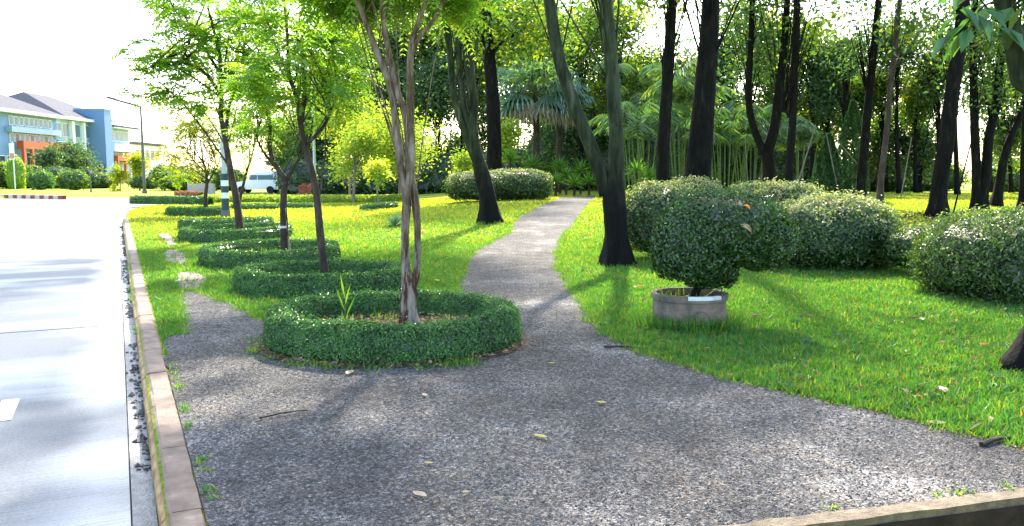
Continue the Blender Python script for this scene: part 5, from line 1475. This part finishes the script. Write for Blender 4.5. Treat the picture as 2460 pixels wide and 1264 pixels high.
for y0_, y1_ in ((139.6, 141.0), (141.3, 143.2), (144.8, 147.0), (148.3, 150.0)):
    for z0_, z1_ in ((8.2, 10.6), (4.6, 7.4), (1.0, 3.8)):
        window(y0_, y1_, z0_, z1_, X=BX - 0.4, dark=z0_ < 5)
tw = bpart('tower', -79.8, -74.3, 149.9, 152.6, -0.05, 13.5, 'blue')
bpart('tower_cap', -79.9, -74.2, 149.8, 152.7, 13.502, 13.75, 'blue_pale')
bpart('entrance_block', -78.5, -74.6, 148.2, 149.88, 0, 3.6, 'glass_dark')
bpart('wall', BX - 14, BX - 0.2, 156.6, 165.5, -0.1, 10.6, 'blue_pale')
rc = bpart('roof', BX - 15, BX + 1.4, 156.2, 166.6, 10.75, 11.15, 'roof')
bpart('fascia', BX - 15.1, BX + 1.5, 156.1, 166.7, 10.62, 10.74, 'white', rc)
for i in range(4): window(157.4 + i * 2.0, 159.1 + i * 2.0, 8.2, 10.2, X=BX - 0.2)
bpart('balcony_band', BX - 0.199, BX + 1.1, 156.7, 165.3, 6.2, 7.6, 'white')
for i in range(4): window(157.4 + i * 2.0, 159.1 + i * 2.0, 4.6, 6.0, X=BX - 0.2, dark=True)
bpart('porch_beam', BX + 0.4, BX + 1.3, 157.2, 168.0, 4.4, 5.4, 'orange')
for y_ in (157.2, 160.4, 163.8, 167.0): bpart('porch_post', BX + 0.85, BX + 1.29, y_ + 0.01, y_ + 0.6, 0, 4.4, 'orange')
bpart('wall', BX - 12, BX - 1.0, 165.6, 182, -0.1, 8.0, 'white')
bpart('roof', BX - 13, BX - 0.2, 165.7, 183, 8.05, 8.5, 'roof')
for i in range(6): window(167 + i * 2.4, 168.8 + i * 2.4, 4.8, 7.0, X=BX - 1.0, dark=True)

# trees and shrubs in front of the building
FG = 'trees and shrubs on the far verge before the building'
wood_tree('round dark tree in front of the orange porch', 172, 385, 62, 48, 112, 'dark', 70, 0.42, FG, lobes=6, r=0.2, name='verge_tree')
wood_tree('smaller grey-green tree left of the round dark tree', 118, 385, 34, 32, 106, 'dark', 30, 0.40, FG, lobes=4, r=0.15, name='verge_tree')
wood_tree('thin yellow-green tree beside the tall street lamp', 335, 405, 26, 45, 84, 'feather_yellow', 22, 0.3, FG, name='verge_tree', bark='bark_brown', r=0.08)
wood_tree('low green tree right of the tall street lamp', 388, 418, 30, 30, 88, 'mid', 26, 0.35, FG, name='verge_tree', r=0.08)
wood_tree('sparse sapling left of the street lamp before the far porch', 288, 430, 18, 32, 82, 'feather_yellow', 12, 0.28, FG, name='verge_tree', bark='bark_brown', r=0.06)
for i, (px, Y, h, w, mm, label) in enumerate([(15, 98, 3.0, 3.2, 'mid', 'green shrub at the left edge below the blue wall'), (62, 100, 2.6, 2.6, 'mid', 'green shrub below the first orange post'), (40, 94, 3.4, 1.3, 'yellow', 'tall lime shrub behind the banner post'), (100, 90, 1.9, 1.7, 'cycad', 'lime ball shrub behind the red and white kerb'),
                                              (140, 100, 2.4, 3.0, 'dark', 'dark shrub at the foot of the round dark tree'), (175, 88, 1.9, 1.9, 'mid', 'small standard shrub on the verge before the tower'), (240, 100, 1.7, 2.4, 'mid', 'low shrub at the foot of the blue tower'), (-40, 96, 3.0, 3.0, 'mid', 'green shrub outside the left picture edge'),
                                              (205, 98, 2.2, 2.2, 'dark', 'dark shrub left of the blue tower foot'), (430, 84, 2.0, 2.4, 'mid', 'green shrub behind the flower strip'), (480, 82, 1.8, 2.4, 'mid', 'green shrub left of the far ring tree stem'), (540, 84, 2.2, 2.6, 'mid', 'green shrub behind the banded post'),
                                              (350, 95, 1.6, 2.2, 'mid', 'low green shrub behind the street lamp foot'), (410, 100, 2.6, 2.6, 'dark', 'taller dark shrub far behind the street lamp')]):
    g = on(px, Y)
    shrub('verge_shrub', label, [((g[0], g[1], g[2] + h * 0.5), (w * 0.8, w * 0.6, h * 0.55))], mm, 0.3, 0.55, FG, bump=0.2)

# ------------------------------------------------------------------ grass
def lawn_ok(x, y):
    u = x * RR[0] + y * RR[1]
    ok = (u > KB + 0.02) & ~inside(PATH, x, y) & ~inside(ROAD_POLY, x, y)
    for cx_, cy_, a_, b_, hw in RINGS:
        ok &= ((x - cx_) / a_) ** 2 + ((y - cy_) / b_) ** 2 > 0.98
    for m_ in MUDS:
        ok &= ~inside(m_, x, y) | (rng.random(len(x)) < 0.12)
    ok &= ((x - pc[0]) ** 2 + (y - pc[1]) ** 2) > 0.38 ** 2
    return ok
GP = []
for y0_, y1_, dens, hh, ww in [(4.2, 8, 4300, 0.055, 0.017), (8, 12, 2600, 0.055, 0.020), (12, 18, 1300, 0.055, 0.02), (18, 28, 420, 0.055, 0.035), (28, 46, 110, 0.065, 0.07)]:
    xw = 0.95 if y0_ < 9 else 0.74
    area = (y1_ - y0_) * 2 * xw * (y0_ + y1_) / 2
    n = int(area * dens)
    yy = np.sqrt(rng.uniform(y0_ ** 2, y1_ ** 2, n)); xx = rng.uniform(-xw, xw, n) * yy
    ok = lawn_ok(xx, yy)
    xx, yy = xx[ok], yy[ok]; n = len(xx)
    pt = snoise(xx, yy, 1.2, 3) * 0.5 + snoise(xx, yy, 5.0, 7) * 0.5
    clump = np.clip(snoise(xx, yy, 9.0, 11) * 0.7 + snoise(xx, yy, 17.0, 4) * 0.6, -0.8, 1.2)
    h = hh * rng.uniform(0.5, 1.3, n) * (1 + 0.35 * pt + 0.45 * clump)
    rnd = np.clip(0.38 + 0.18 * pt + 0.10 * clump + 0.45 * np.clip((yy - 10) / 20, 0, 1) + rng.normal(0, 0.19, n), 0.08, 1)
    dead = rng.random(n) < 0.03; rnd[dead] = 0
    GP.append(blades(np.column_stack([xx, yy, H(xx, yy) - 0.004]), h, ww * rng.uniform(0.7, 1.3, n), rnd, 0.75))
# rim of grass creeping over the path edge
k = np.arange(len(PATH)); sel = PATH[(PATH[:, 1] > 4.2) & (PATH[:, 1] < 20)]
c = np.repeat(sel, 60, 0); n = len(c)
c = c + rng.normal(0, 0.045, (n, 2))
u = c @ RR
c = c[(u > KB + 0.22)]; n = len(c)
GP.append(blades(np.column_stack([c, H(c[:, 0], c[:, 1]) + 0.004]), 0.05 * rng.uniform(0.4, 1.3, n), 0.012 * np.ones(n), np.clip(rng.normal(0.55, 0.2, n), 0, 1), 0.8))
V, F, R = cat_np(GP)
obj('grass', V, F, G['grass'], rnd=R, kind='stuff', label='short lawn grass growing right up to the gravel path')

# tufts and weeds: round the pot, along the kerb, in the beds and below the nearest ring
TP = []
def tufts(pts, k, spread, hh, ww, lean=0.6, bias=0.55, dz=0.005):
    pts = np.asarray(pts); c = np.repeat(pts, k, 0); n = len(c)
    c = c + rng.normal(0, spread, (n, 2))
    TP.append(blades(np.column_stack([c, H(c[:, 0], c[:, 1]) + dz]), hh * rng.uniform(0.4, 1.25, n), ww * rng.uniform(0.7, 1.3, n), np.clip(rng.normal(bias, 0.2, n), 0.05, 1), lean))
aa = rng.uniform(math.pi, 2 * math.pi, 60)
tufts(np.column_stack([pc[0] + 0.46 * np.cos(aa), pc[1] + 0.46 * np.sin(aa)]), 16, 0.05, 0.16, 0.018, 0.7, 0.42)
aa = rng.uniform(0, 6.28, 14)
tufts(np.column_stack([pc[0] - 0.08 + 0.24 * np.cos(aa), pc[1] + 0.24 * np.sin(aa)]), 8, 0.03, 0.11, 0.016, 0.7, 0.6, 0.27)
aa = rng.uniform(0, 2 * math.pi, 30)
vk = np.concatenate([rng.uniform(5.2, 7.2, 12), rng.normal(4.5, 0.06, 4), rng.normal(4.05, 0.05, 3)]); tufts(np.column_stack(uv2xy(KB + 0.03 + np.abs(rng.normal(0, 0.02, 19)), vk)), 12, 0.02, 0.04, 0.012)
tufts(np.column_stack(uv2xy(np.full(12, KF - 0.01), rng.uniform(8, 16, 12))), 10, 0.02, 0.05, 0.012)
a1 = rng.uniform(math.radians(215), math.radians(310), 24)
tufts(np.column_stack([R1[0] + (R1[2] + 0.10) * np.cos(a1), R1[1] + (R1[3] + 0.12) * np.sin(a1)]), 14, 0.06, 0.06, 0.018, 0.9, 0.55)
a1 = rng.uniform(math.radians(150), math.radians(215), 11)
tufts(np.column_stack([R1[0] + (R1[2] + 0.08) * np.cos(a1), R1[1] + (R1[3] + 0.08) * np.sin(a1)]), 14, 0.06, 0.06, 0.018, 0.9, 0.55)
for Rr, kk in ((R1, 16), (R2, 60), (R3, 60), (R4, 40)):
    a1 = rng.uniform(0, 6.28, kk); rr = np.sqrt(rng.random(kk)) * 0.8
    P2 = np.column_stack([Rr[0] + (Rr[2] - 0.42) * np.cos(a1) * rr, Rr[1] + (Rr[3] - 0.42) * np.sin(a1) * rr])
    tufts(P2, 9, 0.05, 0.16 if kk > 20 else 0.1, 0.014, 0.5, 0.6, 0.13 if kk < 20 else 0.05)
cE = E0 + ED * np.array([0.35, 0.95, 1.05, 1.1, 1.35])[:, None] - EN * 0.03
tufts(cE, 14, 0.02, 0.035, 0.012, 1.0, 0.75)
for pxy in [(1475, 640), (1500, 638), (1455, 632), (1160, 540), (1195, 540), (1215, 548)]:
    tufts([gp(*pxy)[:2]], 50, 0.09, 0.10, 0.016, 0.6, 0.4)
V, F, R = cat_np(TP)
obj('weeds', V, F, G['grass'], rnd=R, kind='stuff', label='taller weeds in the beds, round the planter and along the kerb')
# tall stalk in the nearest ring
sb = on(826, Y1 - 0.15, 0.15)
root = empty('tall_weed', sb, 'single tall pale-green grass stalk inside the nearest hedge ring', 'plant')
V, F = tube([sb, sb + np.array([0.01, 0, 0.25]), sb + np.array([0.03, 0, 0.5])], 0.008, 0.003, n=6, sides=5); obj('stalk', V, F, G['cane'], root)
D = np.array([[0.5, 0, 1.2], [-0.5, 0.1, 1.3], [0.3, -0.4, 1.0], [-0.2, -0.3, 1.5]])
V, F, R = leaf_cards(np.array([sb + np.array([0.005, 0, z]) for z in (0.08, 0.15, 0.2, 0.28)]), D, np.tile([0, -1.0, 0.4], (4, 1)), 0.25, 0.02, np.array([.6, .8, .9, 1.0])); obj('blades', V, F, G['cycad'], root, rnd=R)

# dry litter inside the nearest ring and under its front edge
n = 1100
a1 = rng.uniform(0, 6.28, n); rr = np.sqrt(rng.random(n)) * 0.95
P = np.column_stack([R1[0] + (R1[2] - 0.28) * np.cos(a1) * rr, R1[1] + (R1[3] - 0.28) * np.sin(a1) * rr, np.full(n, 0.135)])
n2 = 260
a2 = rng.uniform(math.radians(195), math.radians(345), n2); q = 1.0 + np.abs(rng.normal(0, 0.05, n2))
P2 = np.column_stack([R1[0] + (R1[2] + 0.0) * np.cos(a2) * q, R1[1] + (R1[3] + 0.02) * np.sin(a2) * q, np.full(n2, 0.02)])
P = np.vstack([P, P2]); n = len(P)
P[:, 2] += rng.uniform(0, 0.02, n)
V, F, R = leaf_cards(P, rdirs(n) * np.array([1, 1, 0.35]), np.tile([0, 0, 1.0], (n, 1)) + rdirs(n) * 0.6, rng.uniform(0.03, 0.075, n), rng.uniform(0.015, 0.035, n), rng.random(n))
obj('leaf_litter', V, F, G['dry'], rnd=R, kind='stuff', label='dry brown leaf litter in and below the nearest hedge ring')
# reddish debris line along the right lawn edge
sel = PATH[(PATH[:, 1] > 4.3) & (PATH[:, 1] < 7.5) & (PATH[:, 0] > 0.8)]
c = np.repeat(sel, 9, 0) + rng.normal(0, 0.03, (len(sel) * 9, 2)) + np.array([-0.03, -0.04]); n = len(c)
V, F, R = leaf_cards(np.column_stack([c, np.full(n, 0.02)]), rdirs(n) * np.array([1, 1, 0.25]), np.tile([0, 0, 1.0], (n, 1)) + rdirs(n) * 0.5, rng.uniform(0.015, 0.04, n), rng.uniform(0.008, 0.018, n), rng.random(n) * 0.6)
obj('edge_debris', V, F, G['dry'], rnd=R, kind='stuff', label='reddish plant debris along the edge of the right lawn')

# small dry leaf bits and low broad-leaved weeds scattered through the lawn and over the gravel
n = 5200
yy = 4.2 + rng.random(n) ** 1.5 * 26; xx = rng.uniform(-0.75, 0.75, n) * yy
ok = lawn_ok(xx, yy); xx, yy = xx[ok], yy[ok]; n = len(xx)
V, F, R = leaf_cards(np.column_stack([xx, yy, H(xx, yy) + 0.03 + rng.uniform(0, 0.02, n)]), rdirs(n) * np.array([1, 1, 0.4]), np.tile([0, 0, 1.0], (n, 1)) + rdirs(n) * 0.7, rng.gamma(3, 0.012, n) + 0.012, rng.uniform(0.012, 0.03, n), rng.random(n))
n2 = 900
yy = 3.2 + rng.random(n2) ** 1.3 * 14; xx = rng.uniform(-0.7, 0.7, n2) * yy
ok = inside(PATH, xx, yy) & not_in_ditch(xx, yy) & ((xx * RR[0] + yy * RR[1]) > KB + 0.02); xx, yy = xx[ok], yy[ok]; n2 = len(xx)
W2 = leaf_cards(np.column_stack([xx, yy, H(xx, yy) + 0.02]), rdirs(n2) * np.array([1, 1, 0.3]), np.tile([0, 0, 1.0], (n2, 1)) + rdirs(n2) * 0.5, rng.gamma(2.5, 0.006, n2) + 0.008, rng.uniform(0.005, 0.014, n2), rng.random(n2))
V, F, R = cat_np([(V, F, R), W2])
obj('leaf_specks', V, F, G['dry'], rnd=R, kind='stuff', label='tiny dry leaf bits scattered over lawn and gravel')
n = 420
yy = 4.4 + rng.random(n) ** 1.4 * 16; xx = rng.uniform(-0.75, 0.75, n) * yy
ok = lawn_ok(xx, yy); xx, yy = xx[ok], yy[ok]; n = len(xx); k = 9
c = np.repeat(np.column_stack([xx, yy, H(xx, yy) + 0.02]), k, 0) + rng.normal(0, 0.025, (n * k, 3)) * np.array([1, 1, 0.25])
V, F, R = leaf_cards(c, rdirs(n * k) * np.array([1, 1, 0.25]) + np.array([0, 0, 0.35]), np.tile([0, 0, 1.0], (n * k, 1)) + rdirs(n * k) * 0.5, rng.uniform(0.03, 0.075, n * k), rng.uniform(0.02, 0.04, n * k), np.clip(rng.normal(0.5, 0.25, n * k), 0, 1))
obj('lawn_weeds', V, F, G['bigleaf'], rnd=R, kind='stuff', label='low broad-leaved weeds dotted through the lawn')

# ------------------------------------------------------------------ fallen leaves and sticks, one by one
def fallen(px, py, m, L, label, dz=0.03, W=0.5):
    p = gp(px, py, dz)
    a = rng.uniform(0, 6.28)
    # a curled blade: 5 ribs x 3
    V, F = [], []
    for i in range(6):
        t_ = i / 5; w = math.sin(math.pi * (0.06 + 0.88 * t_)) * L * W * 0.5
        for s_ in (-1, 0, 1):
            x, y = (t_ - 0.5) * L, s_ * w
            z = abs(s_) * w * 0.5 + 0.35 * L * (t_ - 0.5) ** 2
            V.append(p + np.array([x * math.cos(a) - y * math.sin(a), x * math.sin(a) + y * math.cos(a), z]))
    for i in range(5):
        for q in range(2): F.append((i * 3 + q, i * 3 + q + 1, i * 3 + q + 4, i * 3 + q + 3))
    me = obj('fallen_leaf', np.array(V), F, G[m], rnd=np.full(len(F), rng.random()), label=label, cat='leaf', group='fallen leaves lying about')
    return me
for px, py, m, L, label in [
    (1445, 968, 'yellow_leaf', 0.07, 'pale yellow leaf on the gravel below the whitish patch'), (1298, 1050, 'yellow_leaf', 0.085, 'greenish-yellow leaf in the middle of the gravel forecourt'), (1325, 873, 'yellow_leaf', 0.06, 'small yellow leaf right of the nearest hedge ring'),
    (1120, 1183, 'pale_leaf', 0.045, 'small cream leaf low on the gravel'), (1008, 1190, 'pale_leaf', 0.09, 'pinkish-tan leaf low on the gravel forecourt'), (1020, 950, 'pale_leaf', 0.07, 'whitish leaf on gravel below the ring weeds'), (1030, 1113, 'yellow_leaf', 0.05, 'yellow speck of a leaf in the lower gravel'),
    (1538, 688, 'orange_leaf', 0.13, 'red-brown curled leaf on the lawn left of the planter'), (1525, 690, 'pale_leaf', 0.10, 'pale leaf beside the red-brown curled leaf'), (1410, 540, 'orange_leaf', 0.22, 'orange leaf on the lawn left of the black forked trunk'), (858, 530, 'orange_leaf', 0.2, 'orange leaf on the bright lawn behind the second ring'),
    (1020, 556, 'orange_leaf', 0.22, 'orange leaf on the lawn right of the nearest trunk'), (1050, 675, 'yellow_leaf', 0.13, 'yellow leaf on the lawn behind the nearest ring'), (1818, 760, 'brown_leaf', 0.15, 'dark leaf on shaded grass right of the planter'), (2195, 765, 'brown_leaf', 0.14, 'black leaf on the sunlit grass before the right shrub'),
    (2215, 768, 'pale_leaf', 0.11, 'white-grey leaf next to the black leaf on the right lawn'), (2262, 940, 'brown_leaf', 0.17, 'large brown leaf on the grass near the lower right'), (2440, 830, 'orange_leaf', 0.12, 'yellow-orange leaf beside the near right tree base'), (2365, 828, 'orange_leaf', 0.1, 'brownish-orange leaf left of the near right tree base'),
    (2250, 1018, 'pale_leaf', 0.11, 'pinkish leaf at the gravel edge on the right'), (770, 553, 'brown_leaf', 0.2, 'dark leaf on the lawn just left of the slim leaning trunk'), (525, 783, 'brown_leaf', 0.08, 'dark leaf on the left arm of the gravel'), (1530, 640, 'brown_leaf', 0.14, 'dark leaf at the foot of the black forked tree'),
    (840, 897, 'pale_leaf', 0.12, 'curled straw-coloured leaf below the nearest ring')]:
    fallen(px, py, m, L, label, 0.055 if (py < 860 and px > 1380) or (py < 700) else 0.022)
# leaves caught on the potted bush, one large pale, one orange
for px, py, m, L, label in [(1795, 548, 'pale_leaf', 0.125, 'large pale orange leaf caught on the potted bush'), (1795, 497, 'orange_leaf', 0.07, 'small orange leaf caught high on the potted bush')]:
    p = at(px, py, PY - 0.50)
    V, F = [], []
    for i in range(6):
        t_ = i / 5; w = math.sin(math.pi * (0.08 + 0.86 * t_)) * L * 0.26
        for s_ in (-1, 0, 1):
            V.append(p + np.array([(t_ - 0.5) * L, -0.03 - abs(s_) * w * 0.7 + 1.6 * (t_ - 0.4) ** 2 * L, s_ * w * 0.8 - (t_ - 0.5) * L * 0.45 + 0.1 * L * math.sin(t_ * 5)]))
    for i in range(5):
        for q in range(2): F.append((i * 3 + q, i * 3 + q + 1, i * 3 + q + 4, i * 3 + q + 3))
    obj('caught_leaf', np.array(V), F, G[m], rnd=np.full(len(F), 0.7), label=label, cat='leaf', group='leaves caught on the potted bush')
for a, c, r, label in [((1450, 833), (1552, 838), 0.012, 'thin dark stick at the path edge near the planter'), ((2358, 1068), (2428, 1052), 0.016, 'short black stick at the gravel edge on the right'), ((622, 1005), (740, 985), 0.006, 'thin twig lying on the gravel left of centre')]:
    p, q = gp(*a, 0.026), gp(*c, 0.026)
    V, F = tube([p, (p + q) / 2 + np.array([0.01, 0.02, 0.006]), q], r, r * 0.6, n=8, sides=7, rough=0.12)
    obj('stick', V, F, G['wood'], label=label, cat='stick', group='sticks on the ground')
p = gp(438, 1160)
